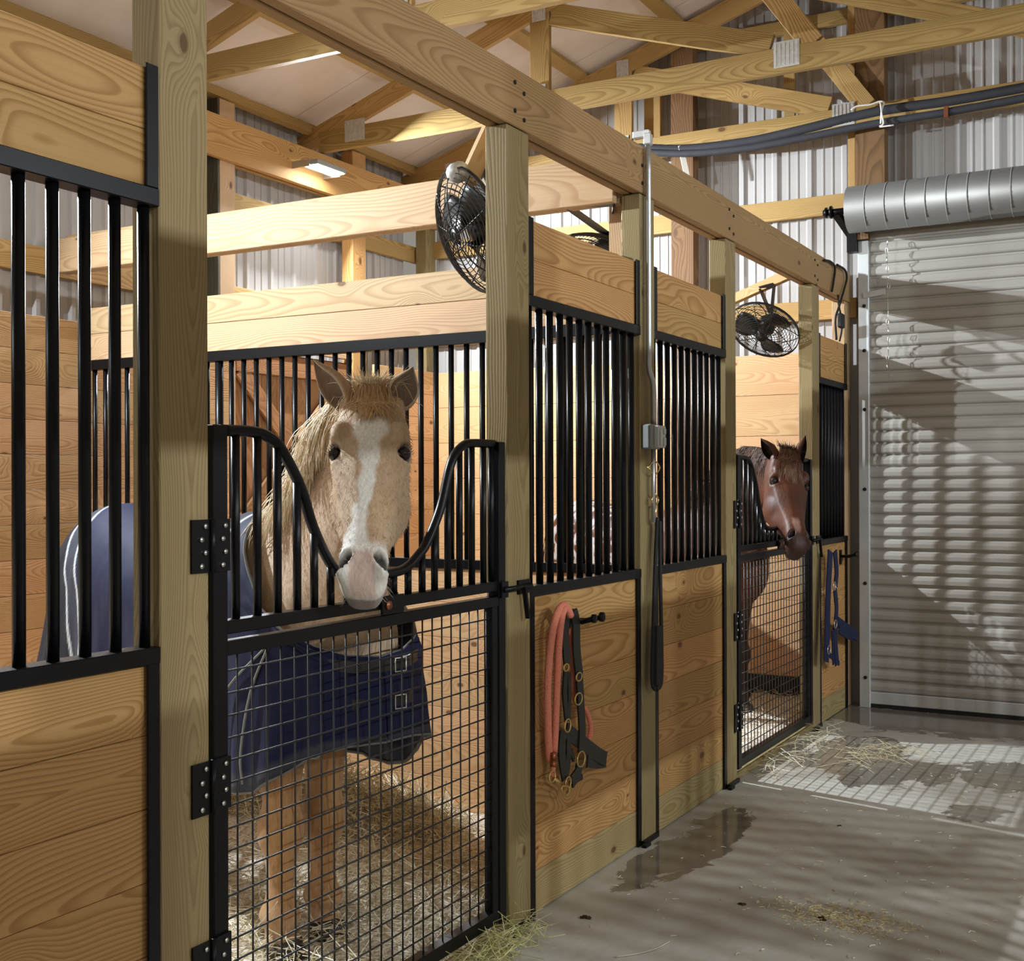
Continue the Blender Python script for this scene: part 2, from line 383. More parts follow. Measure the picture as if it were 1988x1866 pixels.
# purlins
for i, y in enumerate((5.10, 4.40, 3.68, 2.96, 2.24, 1.52, .8, .1)):
    s_ = V((0, -1, .325)).normalized()
    n_ = V((0, .325, 1)).normalized()
    wdt = .09
    c0 = V((-2.2, y, roofz(y)+.019)); c1 = V((XE-.04, y, roofz(y)+.019))
    o = MB().beam(c0, c1, .038 if i else .10, wdt if i else .04, up=n_).build('purlin', 'truss_pine')
    tag(o, ['square eave purlin running just above the back girder', 'flat roof purlin second up from the eave', 'flat roof purlin third up from the eave',
            'flat roof purlin fourth up from the eave', 'flat roof purlin fifth up from the eave', 'flat roof purlin sixth up from the eave',
            'flat roof purlin seventh up from the eave', 'flat roof purlin nearest the ridge'][i], 'purlin', 'purlins under the roof liner')
# back girder on the exterior posts
t = thing('eave_girder', (3, 5.0, 3.35), 'long deep wooden girder under the eave that carries the lamp', 'beam')
MB().box(-2.2, XE-.06, 4.98, 5.02, 3.35, 3.60).build('girder_board', 'pine', t, .003)
MB().box(-2.2, XE-.06, 5.125, 5.16, 3.38, 3.60).build('girder_board', 'pine', t, .003)
# exterior posts and girts
for X0, X1, mat, lab in ((5.40, 5.533, 'pine_pale', 'rough pale post at the back wall left of the stable door'), (6.71, 6.863, 'pine', 'yellow back wall post right of the stable door'),
                    (7.63, 7.76, 'treated', 'post standing in the back corner by the end wall'), (1.9, 2.03, 'treated', 'back wall post behind the blanketed horse')):
    o = MB().box(X0, X1, 5.025, 5.12, 0, 3.72, 'z').build('wooden_post', mat, None, .003)
    tag(o, lab, 'post', 'back wall posts')
    if X0 == 5.40: MB().box(5.383, 5.3995, 5.025, 5.12, 0, 3.72, 'z').build('side_board', 'grey_green', o)
for z0, z1, lab in ((2.50, 2.64, 'wall girt on the back siding just above the wall boards'), (3.10, 3.22, 'upper wall girt on the back siding below the girder')):
    tag(MB().box(-2.2, XE-.05, 5.135, 5.172, z0, z1).build('wall_girt', 'truss_pine', None, .002), lab, 'girt', 'wall girts')
# end wall framing
for z0, z1, y0, y1, lab in ((3.134, 3.262, 1.83, 5.1, 'end wall girt level with the roll-up door drum'), (2.463, 2.59, 1.83, 5.1, 'end wall girt behind the far stall fan'),
                    (4.35, 4.44, -1.5, 2.9, 'high end wall girt near the gable')):
    tag(MB().box(7.735, 7.775, y0, y1, z0, z1, 'y').build('wall_girt', 'truss_pine', None, .002), lab, 'girt', 'wall girts')
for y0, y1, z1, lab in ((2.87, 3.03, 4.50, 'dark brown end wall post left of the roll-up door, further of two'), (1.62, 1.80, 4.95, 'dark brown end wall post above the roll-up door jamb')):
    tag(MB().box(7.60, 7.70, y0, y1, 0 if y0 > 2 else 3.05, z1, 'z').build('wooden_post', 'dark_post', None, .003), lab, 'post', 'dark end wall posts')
for y0, y1, z0, z1, lab in ((3.13, 3.25, 3.76, 4.2, 'short yellow stud on the end wall left of the far dark post'), (1.815, 1.86, 3.1, 4.9, 'yellow stud alongside the dark post over the door jamb'),
                    (2.20, 2.27, 3.76, 4.5, 'yellow gable stud between the two dark posts')):
    tag(MB().box(7.66, 7.70, y0, y1, z0, z1, 'z').build('wall_stud', 'truss_pine', None, .002), lab, 'stud', 'end wall studs')

# ------------------------------------------------------------------ trusses
def truss(X, lab, th=.04):
    t = thing('roof_truss', (X, 0, 3.61), lab, 'truss', 'roof trusses over the barn')
    s2 = .325
    MB().box(X-th/2, X+th/2, -5.02, 5.02, 3.612, 3.75, 'y').build('bottom_chord', 'truss_pine', t, .002)
    for sg in (1, -1):
        d = V((0, sg*5.2, 0)); dz = -.068
        MB().beam((X, sg*5.2, roofz(5.2)+dz), (X, 0, roofz(0)+dz), .13, th*.9).build('top_chord', 'truss_pine', t, .002)
        for (y0, z0, y1, z1, wd) in ((3.36, 3.75, 3.36, 4.24, .13), (3.28, 4.20, 1.95, 3.77, .13), (1.72, 3.74, 2.34, 4.62, .12), (2.2, 4.60, .05, 3.77, .12)):
            MB().beam((X, sg*y0, z0), (X, sg*y1, z1), wd, th*.8, up=(1, 0, 0) if False else (0, 0, 1) if y0 != y1 else (0, 1, 0)).build('web', 'truss_pine', t, .002)
        for y, z, sz in ((3.36, 3.72, .09), (3.36, 4.24, .09), (1.86, 3.71, .14), (4.72, 3.72, .16), (2.3, 4.62, .14)):
            p = MB(); x0 = X-th/2-.0025
            p.box(x0-.001, x0+.001, sg*y-sz/2, sg*y+sz/2, z-.07, z+.07, 'y')
            for k in range(6):
                yy = sg*y-sz/2+sz*(k+.5)/6
                p.box(x0-.004, x0-.001, yy-.004, yy+.004, z-.06, z+.06, 'z')
            p.build('gusset_plate', 'gang_plate', t)
    return t
truss(4.90, 'roof truss nearest the camera, over the blanketed horse')
truss(6.35, 'middle roof truss crossing above the fan post')
truss(7.57, 'roof truss against the end wall behind the black pipes')

# ------------------------------------------------------------------ stall front posts and headers
lab = {'A': 'big foreground post with the near gate hinges', 'B': 'post on the latch side of the near gate', 'C': 'post carrying the metal conduit and outlet box',
       'D': 'post with the hinges of the far gate', 'E': 'post beside the bay horse at the far gate'}
for k, (x0, x1) in XP.items():
    t = thing('wooden_post', ((x0+x1)/2, 1.9, 0), lab[k], 'post', 'stall front posts')
    MB().box(x0, x1, YF, 1.94, 0, 3.75 if k == 'A' else 2.548, 'z').build('timber', 'treated', t, .003)
    s = MB()
    s.box(x0-.004, x1+.004, YF-.012, YF-.001, .0, .018)
    s.box(x0-.03, x0+.02, YF-.03, YF-.012, 0, .012); s.build('base_shoe', 'black_metal', t)
o = MB().box(7.60, 7.74, YF+.01, 1.95, 0, 2.75, 'z').build('wooden_post', 'pine_pale', None, .003)
tag(o, 'pale end post between the last stall panel and the door jamb', 'post', 'stall front posts')
for (x0, x1, lb) in ((.2, 4.392, 'near length of the long header beam over the stall fronts'), (4.396, 7.70, 'far length of the long header beam beyond the conduit')):
    t = thing('header_beam', ((x0+x1)/2, 1.9, 2.55), lb, 'beam', 'header beams over the stall fronts')
    MB().box(x0, x1, YF-.002, YF+.036, 2.552, 2.738).build('front_board', 'header_pine', t, .003)
    MB().box(x0, x1, 1.905, 1.943, 2.552, 2.742).build('rear_board', 'header_pine', t, .003)
    for k, (a, b2) in XP.items():
        c = (a+b2)/2
        pts = [(c-.025, 2.69), (c+.035, 2.67), (c-.025, 2.60), (c+.035, 2.585)]
        if k == 'C': pts = [(c-.055, 2.66), (c-.055, 2.59)] if x0 < 1 else []
        for (px, pz) in pts:
            if x0 < px < x1 and k != 'A':
                MB().disc((px, YF-.004, pz), (0, 1, 0), .007, .004, 10).build('bolt', 'rubber', t)
# cross beam from post C to the back wall (two boards)
t = thing('cross_beam', (4.3, 3.4, 2.51), 'double cross beam over the partition between the two stalls', 'beam')
MB().box(4.285, 4.323, 1.95, 5.12, 2.515, 2.69, 'y').build('beam_board', 'pine_pale', t, .003)
MB().box(4.345, 4.383, 1.95, 5.12, 2.52, 2.72, 'y').build('beam_board', 'pine_pale', t, .003)
tag(MB().box(4.40, 4.47, 1.95, 2.02, 2.3, 2.55, 'z').build('blocking', 'pine_pale'), 'short block behind the conduit post under the cross beam', 'block')

# ------------------------------------------------------------------ stall front panels
def boards(b, x0, x1, y0, y1, z0, z1, rows, grain='x'):
    h = (z1-z0)/rows
    for i in range(rows): b.box(x0, x1, y0, y1, z0+i*h+.0006, z0+(i+1)*h-.0006, grain)
def front_panel(x0, x1, lab, first=None):
    t = thing('stall_screen', ((x0+x1)/2, 1.88, 0), lab, 'stall panel', 'black framed stall front panels')
    b = MB(); boards(b, x0+.01, x1-.01, YF+.012, YF+.04, .14, 1.05, 6); b.build('lower_boards', 'pine', t, .0015)
    b = MB(); b.box(x0+.01, x1-.01, YF+.012, YF+.04, .004, .139); b.build('kick_board', 'base_board', t, .0015)
    b = MB(); boards(b, x0+.01, x1-.01, YF+.012, YF+.04, 2.02, 2.28, 2); b.build('upper_boards', 'pine', t, .0015)
    for nm, za, zb in (('lower_frame', 0, 1.05), ('upper_frame', 2.03, 2.285)):
        f = MB()
        for xa, xb in ((x0, x0+.034), (x1-.034, x1)):
            f.box(xa, xb, YF, YF+.006, za, zb, 'z'); f.box(xa, xb, YF+.044, YF+.05, za, zb, 'z')
            e = xa if xa == x0 else xb-.004
            f.box(e, e+.004, YF+.006, YF+.044, za, zb, 'z')
        if nm == 'lower_frame': f.box(x0, x1, YF-.002, YF+.052, 1.045, 1.08)
        else: f.box(x0, x1, YF-.002, YF+.052, 1.993, 2.03)
        f.build(nm, 'black_metal', t, .002)
    n = max(2, round((x1-x0)/.0765)); 
    for i in range(n):
        x = x0+(x1-x0)*(i+.5)/n if first is None else first+.0765*(i)
        if x > x1-.01: break
        MB().tube([(x, YF+.025, 1.08), (x, YF+.025, 1.994)], .0125, 12).build('bar', 'black_metal', t)
    return t
front_panel(.45, 1.819, 'barred stall panel at the left edge of the photo', first=.45+.048)
front_panel(3.43, 4.34, 'barred stall panel with the pink lead rope and leather halter')
front_panel(4.483, 5.34, 'barred stall panel right of the conduit post')
front_panel(6.96, 7.62, 'narrow barred stall panel with the navy halter beside the roll-up door')

# ------------------------------------------------------------------ partition between the stalls
t = thing('stall_partition', (4.32, 3.4, 0), 'barred partition between the two stalls with pale top boards', 'partition')
XD = 4.32
b = MB(); boards(b, XD-.014, XD+.014, 1.95, 4.94, .02, 1.06, 7, 'y'); b.build('lower_boards', 'pine_inner', t, .0015)
b = MB(); b.box(XD-.014, XD+.014, 1.95, 4.94, 2.05, 2.183, 'y'); b.box(XD-.014, XD+.014, 1.95, 4.94, 2.185, 2.317, 'y'); b.build('upper_boards', 'pine_pale', t, .0015)
f = MB(); f.box(XD-.025, XD+.025, 1.95, 4.94, 2.0, 2.05, 'y'); f.box(XD-.025, XD+.025, 1.95, 4.94, 1.056, 1.095, 'y')
f.box(XD-.03, XD+.025, 4.90, 4.94, 2.0, 2.32, 'z'); f.box(XD-.025, XD+.025, 1.945, 1.965, 0, 2.3, 'z'); f.box(XD-.025, XD+.025, 4.90, 4.94, 0, 1.06, 'z')
f.build('frame', 'black_metal', t, .002)
n = 38
for i in range(n):
    y = 1.99+2.92*(i+.5)/n
    MB().tube([(XD, y, 1.09), (XD, y, 2.005)], .0125 if i != 26 else .02, 10).build('bar', 'black_metal', t)

# ------------------------------------------------------------------ wall lining of the stalls
def lining(nm, fn, z0, z1, rows, mat):
    b = MB(); h = (z1-z0)/rows
    for i in range(rows): fn(b, z0+i*h+.001, z0+(i+1)*h-.001)
    return struct(b.build(nm, mat, None, .0015))
lining('wall_back', lambda b, a, c: b.box(.2, 4.29, 4.945, 4.975, a, c), .02, 2.25, 13, 'pine_inner')
lining('wall_back', lambda b, a, c: b.box(4.35, 5.40, 4.945, 4.975, a, c), .02, 2.25, 13, 'pine_inner')
lining('wall_back', lambda b, a, c: b.box(6.863, 7.66, 4.945, 4.975, a, c), .02, 2.25, 13, 'pine_inner')
lining('wall_end', lambda b, a, c: b.box(7.66, 7.69, 1.95, 4.94, a, c, 'y'), .12, 2.25, 8, 'pine_inner')
struct(MB().box(7.645, 7.66, 1.95, 4.94, .03, .16, 'y').build('baseboard_end', 'rubber'))
# stable door of the far stall in the back wall
t = thing('door_2', (6.12, 5.06, 0), 'brown boarded stable door with diagonal braces in the back wall', 'door', kind='structure')
b = MB()
for i in range(8): b.box(5.54+i*.146, 5.54+(i+1)*.146-.002, 5.08, 5.105, .02, 2.25, 'z')
b.build('door_boards', 'door_wood', t, .002)
for p, q in (((5.56, 5.06, 1.1), (6.69, 5.06, 1.1)), ((5.56, 5.06, 2.17), (6.69, 5.06, 2.17)), ((5.56, 5.06, .1), (6.69, 5.06, .1))):
    MB().beam(p, q, .13, .035).build('ledge', 'door_wood', t, .002)
for p, q in (((5.6, 5.055, 1.15), (6.65, 5.055, 2.12)), ((5.6, 5.055, 2.12), (6.65, 5.055, 1.15)), ((5.6, 5.055, .15), (6.65, 5.055, 1.05))):
    MB().beam(p, q, .11, .02).build('brace', 'door_wood', t, .002)
tag(MB().box(5.533, 6.71, 5.03, 5.07, 2.27, 2.40).build('door_lintel', 'pine_pale', None, .002), 'pale lintel board over the brown stable door', 'board')

# ------------------------------------------------------------------ gates
def gate(x0, x1, lab, hinges_z):
    t = thing('stall_gate', ((x0+x1)/2, 1.88, .05), lab, 'gate', 'black yoke gates of the stalls')
    yc = YF+.02; sc_ = (x1-x0)/(3.27-1.976)
    fx = lambda x: x0+(x-1.976)*sc_
    f = MB()
    f.box(x0, x0+.046, YF, YF+.04, .05, 1.548, 'z'); f.box(x1-.04, x1, YF, YF+.04, .05, 1.545, 'z')
    f.box(x0+.046, x1-.04, YF+.002, YF+.038, 1.082, 1.112); f.build('upper_frame', 'black_metal', t, .002)
    f = MB(); f.box(x0+.046, x1-.04, YF+.002, YF+.038, 1.034, 1.066); f.box(x0+.046, x1-.04, YF+.002, YF+.038, .055, .095)
    f.box(x1-.075, x1-.04, YF+.004, YF+.036, .055, 1.066, 'z'); f.build('lower_frame', 'black_metal', t, .002)
    path = [(2.02, 1.537), (2.13, 1.537), (2.19, 1.523), (2.235, 1.49), (2.30, 1.405), (2.345, 1.31), (2.41, 1.22), (2.46, 1.188), (2.55, 1.176), (2.69, 1.175), (2.755, 1.186), (2.81, 1.215), (2.855, 1.25),
            (2.925, 1.345), (2.975, 1.46), (3.01, 1.505), (3.06, 1.532), (3.12, 1.538), (3.235, 1.538)]
    pts = curve([(fx(x), yc, z) for x, z in path], 5)
    MB().tube(pts, .0135, 10).build('yoke_rail', 'black_metal', t)
    for x in (2.068, 2.141, 2.212, 2.284, 2.349, 2.414, 2.483, 2.549, 2.618, 2.69, 2.759, 2.829, 2.893, 2.964, 3.029, 3.099, 3.168, 3.215):
        X = fx(x); z = None
        for a, c in zip(pts, pts[1:]):
            if a.x <= X <= c.x: z = a.z+(c.z-a.z)*(X-a.x)/(c.x-a.x+1e-9)
        MB().tube([(X, yc, 1.11), (X, yc, z-.005)], .0105, 10).build('bar', 'black_metal', t)
    wm = MB(); xx = x0+.046+.05
    while xx < x1-.06: wm.tube([(xx, yc, .09), (xx, yc, 1.04)], .0024, 6); xx += .0505
    zz = .095+.045
    while zz < 1.03: wm.tube([(x0+.04, yc-.005, zz), (x1-.062, yc-.005, zz)], .0024, 6); zz += .0505
    wm.build('wire_mesh', 'wire_black', t)
    for z0, z1 in hinges_z:
        h = MB(); h.box(x0-.072, x0-.014, YF-.007, YF-.002, z0, z1); h.box(x0-.01, x0+.046, YF-.007, YF-.002, z0, z1)
        h.tube([(x0-.012, YF-.009, z0-.002), (x0-.012, YF-.009, z1+.002)], .007, 10)
        ho = h.build('hinge', 'black_metal', t)
        for i in range(4):
            zz = z0+(z1-z0)*(i+.5)/4
            MB().disc((x0-.045+.012*(i % 2), YF-.009, zz), (0, 1, 0), .006, .004, 10).build('screw', 'steel', ho)
            MB().disc((x0+.02+.008*(i % 2), YF-.009, zz), (0, 1, 0), .0055, .004, 10).build('screw', 'steel', ho)
    l = MB(); z = 1.085
    l.tube([(x1-.03, YF-.012, z), (x1+.145, YF-.012, z)], .009, 10); l.box(x1-.04, x1+.0, YF-.01, YF, z-.025, z+.025)
    l.box(x1+.07, x1+.15, YF-.008, YF-.001, z-.022, z+.022); l.beam((x1+.085, YF-.02, z), (x1+.10, YF-.025, z-.1), .014, .01, up=(0, 1, 0))
    l.build('latch', 'black_metal', t)
    c = MB(); c.box(fx(2.60), fx(2.70), YF-.008, YF+.001, 1.068, 1.118); co = c.build('centre_catch', 'black_metal', t, .002)
    MB().disc((fx(2.625), YF-.01, 1.093), (0, 1, 0), .012, .006).build('rusty_bolt', 'copper', co)
    return t
gate(1.976, 3.27, 'near stall gate with the palomino looking over its yoke', ((1.225, 1.34), (.70, .815), (.31, .425)))
gate(5.505, 6.805, 'far stall gate with the bay horse looking over it', ((1.2, 1.33), (.67, .80), (.24, .37)))
for x0, x1, lb in ((1.962, 3.287, 'wooden sill board under the near stall gate'), (5.48, 6.816, 'wooden sill board under the far stall gate')):
    tag(MB().box(x0, x1, YF+.005, 1.90, .0, .035).build('sill_board', 'treated', None, .003), lb, 'sill', 'sill boards under the gates')

# ------------------------------------------------------------------ roll-up door
t = thing('door_1', (7.7, 0, 0), 'ribbed grey roll-up door closing the end of the aisle', 'door', kind='structure')
YL, YR = 1.745, -1.75; b = MB(); prof = []; z = .10
while z < 3.0:
    prof += [(z, 0), (z+.007, -.012), (z+.014, -.016), (z+.036, -.017), (z+.054, -.012), (z+.062, -.002), (z+.066, 0)]; z += .0745
nn = len(prof)
b.add([(7.70+d, YL, z) for z, d in prof]+[(7.70+d, YR, z) for z, d in prof], [(i, i+1, nn+i+1, nn+i) for i in range(nn-1)])
o = b.build('curtain', 'door_enamel', t); md = o.modifiers.new('s', 'SOLIDIFY'); md.thickness = .003
MB().box(7.675, 7.705, YR, YL, .025, .10, 'y').build('bottom_bar', 'jamb_metal', t, .004)
MB().box(7.68, 7.70, YR, YL, .001, .026, 'y').build('gap_strip', 'rubber', t)  # black strip standing in for the dark gap below the bottom bar
j = MB(); j.box(7.66, 7.70, 1.735, 1.80, 0, 2.93, 'z'); j.box(7.66, 7.70, YR-.07, YR, 0, 2.93, 'z')
jo = j.build('jamb_guide', 'jamb_metal', t, .003)
for zz in (.19, .78, 1.37, 1.87, 2.24, 2.52): MB().disc((7.657, 1.762, zz), (1, 0, 0), .011, .006).build('bolt', 'rubber', jo)
dc = V((7.52, 0, 3.10)); R = .142
MB().tube([(dc.x, 1.82, dc.z), (dc.x, -1.85, dc.z)], R, 48).build('drum', 'drum_metal', t)
for i in range(30):
    y = 1.70-.118*i; rr = R+.001
    MB().tube([V((dc.x+rr*math.cos(a*math.pi/16), y, dc.z+rr*math.sin(a*math.pi/16))) for a in range(32)], .0022, 4, closed=True).build('drum_seam', 'jamb_metal', t)
bk = MB(); bk.tube([(dc.x, 1.80, dc.z), (dc.x, 1.98, dc.z)], .02, 10); bk.disc((dc.x, 1.93, dc.z), (0, 1, 0), .04, .012); bk.disc((dc.x, 1.96, dc.z), (0, 1, 0), .033, .012)
bk.beam((dc.x, 1.90, dc.z-.01), (7.66, 1.84, dc.z-.13), .03, .05); bk.box(7.62, 7.69, 1.80, 1.86, 2.86, 3.0, 'z')
bk.build('drum_bracket', 'black_metal', t)
MB().box(7.63, 7.69, 1.73, 1.80, 2.935, 3.02, 'z').build('spacer_block', 'dark_post', t)
MB().beam((7.65, 1.765, 2.585), (7.65, 1.63, 2.60), .035, .006).build('stop_tab', 'jamb_metal', t)
# loose metal link chain hanging in front of the door
ch = MB()
for i in range(15):
    zz = 2.90-i*.055
    if 5 < i < 9: continue
    ch.tube([V((7.62, 1.61+.006*math.sin(i), zz))+V((0, .008*math.cos(a*.785) if i % 2 else 0, .02*math.sin(a*.785)))+V((.008*math.cos(a*.785) if i % 2 == 0 else 0, 0, 0)) for a in range(8)], .002, 5, closed=True)
ch.tube([(7.62, 1.612, 2.92), (7.62, 1.605, 2.05)], .0012, 5)
tag(ch.build('pull_chain', 'steel'), 'thin shiny chain hanging at the left side of the roll-up door', 'chain')

# ------------------------------------------------------------------ LED flood lamps
for i, (x, y, z, wt) in enumerate(LAMPS):
    sg = 1 if y > 0 else -1
    t = thing('flood_lamp', (x, y, z), ['white LED flood lamp glowing on the back girder', 'LED flood lamp over the palomino stall', 'LED flood lamp over the nearest stall on the left',
        'LED flood lamp across the aisle, furthest', 'LED flood lamp across the aisle, middle', 'LED flood lamp across the aisle, nearest'][i], 'lamp', 'LED flood lamps')
    MB().box(x-.15, x+.15, y-.06, y+.06, z+.0, z+.03).build('lamp_housing', 'grey_plastic', t, .004)
    MB().box(x-.135, x+.135, y-.05, y+.05, z-.006, z+.0).build('diffuser', 'lamp_glow', t)
    for xa in (-.16, .153): MB().box(x+xa, x+xa+.007, min(y, y+sg*.142), max(y, y+sg*.142), z-.01, z+.035).build('bracket', 'galv', t)
    ld = bpy.data.lights.new('lamp_light', 'AREA'); ld.shape = 'RECTANGLE'; ld.size = .07; ld.size_y = .05
    ld.energy = wt; ld.color = LAMP_COL; ld.spread = math.pi
    lo = bpy.data.objects.new('lamp_light', ld); sc.collection.objects.link(lo); lo.location = (x, y-sg*.01, z-.012)
    dv = V((0, -sg*1.7, -1)); lo.rotation_euler = dv.to_track_quat('-Z', 'Y').to_euler()
    lo.parent = t; lo.matrix_parent_inverse = t.matrix_world.inverted()

# ------------------------------------------------------------------ pipes, conduit, outlet box
t = thing('pipe_bundle', at(1700, 225, X=7.55), 'black foam covered pipes strung along the end wall truss', 'pipes')
up_ = [(1240, 288), (1330, 290), (1450, 276), (1560, 252), (1700, 218), (1850, 196), (1988, 171), (2150, 140)]
MB().tube(curve([at(x, y, X=7.56) for x, y in up_], 5), .033, 12).build('pipe', 'pipe_foam', t)
lo_ = [(1245, 296), (1340, 298), (1450, 288), (1560, 268), (1700, 240), (1850, 216), (1988, 190), (2150, 160)]
MB().tube(curve([at(x, y, X=7.53) for x, y in lo_], 5), .024, 12).build('pipe', 'pipe_foam', t)
MB().box(7.50, 7.58, at(1838, 218, X=7.53).y-.012, at(1838, 218, X=7.53).y+.012, at(1838, 218, X=7.53).z-.035, at(1838, 218, X=7.53).z+.03).build('pipe_clip', 'copper', t)
b = MB(); b.tube(curve([at(x, y, X=7.49) for x, y in ((1652, 214), (1665, 206), (1690, 203), (1708, 197), (1716, 200), (1712, 212), (1710, 240))], 4), .006, 6)
b.tube(curve([at(x, y, X=7.48) for x, y in ((1709, 198), (1712, 222), (1715, 240), (1708, 246), (1735, 243))], 4), .005, 6)
tag(b.build('twine', 'rope_white'), 'white twine knotted around the black pipes', 'twine')
b = MB().ribbon([at(1321, 283, X=7.54), at(1335, 348, X=7.54)], .035, .012, -FW); tag(b.build('batten', 'rope_white'), 'short white batten hanging behind the header beam', 'batten')
t = thing('electrical_conduit', (4.36, 1.83, 1.65), 'silver electrical conduit running down to the outlet box', 'conduit')
MB().tube(curve([(4.372, 1.838, 2.76), (4.372, 1.838, 2.3), (4.372, 1.838, 1.95), (4.375, 1.838, 1.86), (4.40, 1.832, 1.80), (4.405, 1.832, 1.64)], 4), .0115, 12).build('tube', 'galv', t)
b = MB(); b.box(4.358, 4.386, 1.83, 1.90, 2.77, 2.80); b.box(4.354, 4.390, 1.824, 1.852, 2.74, 2.785); b.build('elbow_fitting', 'gang_plate', t, .004)
MB().tube([(4.405, 1.835, 1.56), (4.405, 1.835, 1.26)], .008, 10).build('lower_tube', 'galv', t)
t = thing('outlet_box', (4.39, 1.84, 1.6), 'grey weatherproof outlet box on the conduit post', 'outlet box')
MB().box(4.345, 4.44, 1.815, 1.858, 1.548, 1.645).build('box_body', 'grey_plastic', t, .006)
b = MB(); b.box(4.365, 4.44, 1.795, 1.815, 1.553, 1.64); b.box(4.375, 4.395, 1.788, 1.795, 1.56, 1.63); b.box(4.41, 4.43, 1.788, 1.795, 1.56, 1.595); b.box(4.41, 4.43, 1.788, 1.795, 1.605, 1.63)
b.build('clear_cover', 'clear_plastic', t, .003)

# ------------------------------------------------------------------ hanging tack
def G(x, y, Y=1.835): return at(x, y, Y=Y)
ny = V((0, -1, 0))
t = thing('cross_tie', G(1272, 1000), 'black cross tie strap with a brass snap hanging on the conduit post', 'strap')
b = MB(); b.tube(curve([G(1258, 908), G(1270, 895), G(1281, 908), G(1270, 922), G(1258, 908)], 4), .003, 6); b.build('ring', 'brass', t)
b = MB(); b.tube(curve([G(1270, 920), G(1271, 955)], 3), .003, 6); b.tube(curve([G(1271, 958), G(1265, 972), G(1272, 982), G(1278, 970), G(1271, 958)], 4), .004, 6)
b.tube([G(1272, 980), G(1272, 1012)], [.007, .0045], 8); b.build('snap', 'brass', t)
b = MB(); b.ribbon(curve([G(1276, 1005, 1.83), G(1272, 1100, 1.828), G(1268, 1230, 1.822), G(1266, 1320, 1.82), G(1273, 1338, 1.812)], 5), .022, .008, ny)
b.ribbon(curve([G(1281, 1012, 1.826), G(1282, 1130, 1.822), G(1284, 1240, 1.816), G(1284, 1320, 1.812), G(1275, 1338, 1.81)], 5), .022, .008, ny)
b.ribbon(curve([G(1276, 1215, 1.82), G(1275, 1330, 1.815)], 3), .05, .02, ny); b.build('strap', 'rubber', t)
# two-prong hook with leather halter
def hook(x, y, lab):
    t = thing('tack_hook', G(x, y), lab, 'hook', 'black tack hooks')
    b = MB(); c = at(x, y, Y=YF+.008); b.box(c.x-.02, c.x+.02, YF+.004, YF+.012, c.z-.05, c.z+.04)
    b.tube([c+V((0, -.01, 0)), c+V((-.02, -.05, 0)), c+V((-.03, -.10, .015))], .009, 8); b.tube([c+V((0, -.01, 0)), c+V((.04, -.05, 0)), c+V((.055, -.09, .012))], .009, 8)
    b.disc(c+V((.055, -.09, .012)), (0, 1, 0), .017, .012); b.disc(c+V((-.03, -.10, .015)), (0, 1, 0), .015, .012)
    b.build('hook_body', 'black_metal', t); return t
hook(1110, 1205, 'black hook holding the pink lead rope and leather halter')
t = thing('lead_rope', G(1085, 1200), 'coral pink braided lead rope doubled over the hook', 'rope')
H = 1.80
rp = MB()
rp.tube(curve([G(1108, 1196, H), G(1098, 1176, H), G(1085, 1184, H), G(1074, 1220, H), G(1067, 1270, H+.02), G(1063, 1340, H+.03), G(1064, 1420, H+.035), G(1067, 1478, H+.04)], 6), .0125, 12)
rp.tube(curve([G(1108, 1196, H-.01), G(1100, 1182, H-.01), G(1092, 1192, H-.01), G(1086, 1240, H), G(1082, 1320, H+.015), G(1079, 1400, H+.025), G(1076, 1462, H+.03)], 6), .0115, 12)
rp.tube(curve([G(1108, 1220, H+.03), G(1112, 1300, H+.04), G(1117, 1360, H+.045), G(1138, 1380, H+.045), G(1147, 1420, H+.045), G(1132, 1460, H+.045), G(1118, 1445, H+.04)], 6), .009, 10)
rp.build('rope', 'rope_pink', t)
b = MB(); b.tube([G(1075, 1461, H+.02), G(1075, 1475, H+.02)], .011, 10); b.tube([G(1075, 1478, H+.02), G(1074, 1489, H+.02)], .011, 10); b.build('ferrule', 'copper', t)
MB().tube([G(1074, 1489, H+.02), G(1072, 1508, H+.02)], .009, 8).build('rope_end', 'rope_pink', t)
def loop(c, rx, rz, r, n=14): return MB().tube([c+V((math.cos(a*6.283/n)*rx, 0, math.sin(a*6.283/n)*rz)) for a in range(n)], r, 6, closed=True)
b = loop(G(1072, 1508, H+.01), .022, .018, .0035); b.tube([G(1076, 1512, H+.01), G(1092, 1524, H+.01)], .006, 8)
b.tube([p for p in curve([G(1092, 1526, H), G(1090, 1534, H), G(1097, 1544, H), G(1105, 1538, H), G(1103, 1528, H), G(1092, 1526, H)], 4)], .0035, 6); b.build('snap', 'brass', t)
t = thing('halter', G(1115, 1350), 'black leather halter with brass rings hanging under the pink rope', 'halter')
def straps(b, lst, Y=H+.02, k=1.3):
    for pts, wd in lst: b.ribbon(curve([G(x, y, Y-.003*i) for i, (x, y) in enumerate(pts)], 4), wd*k, .006, ny)
b = MB()
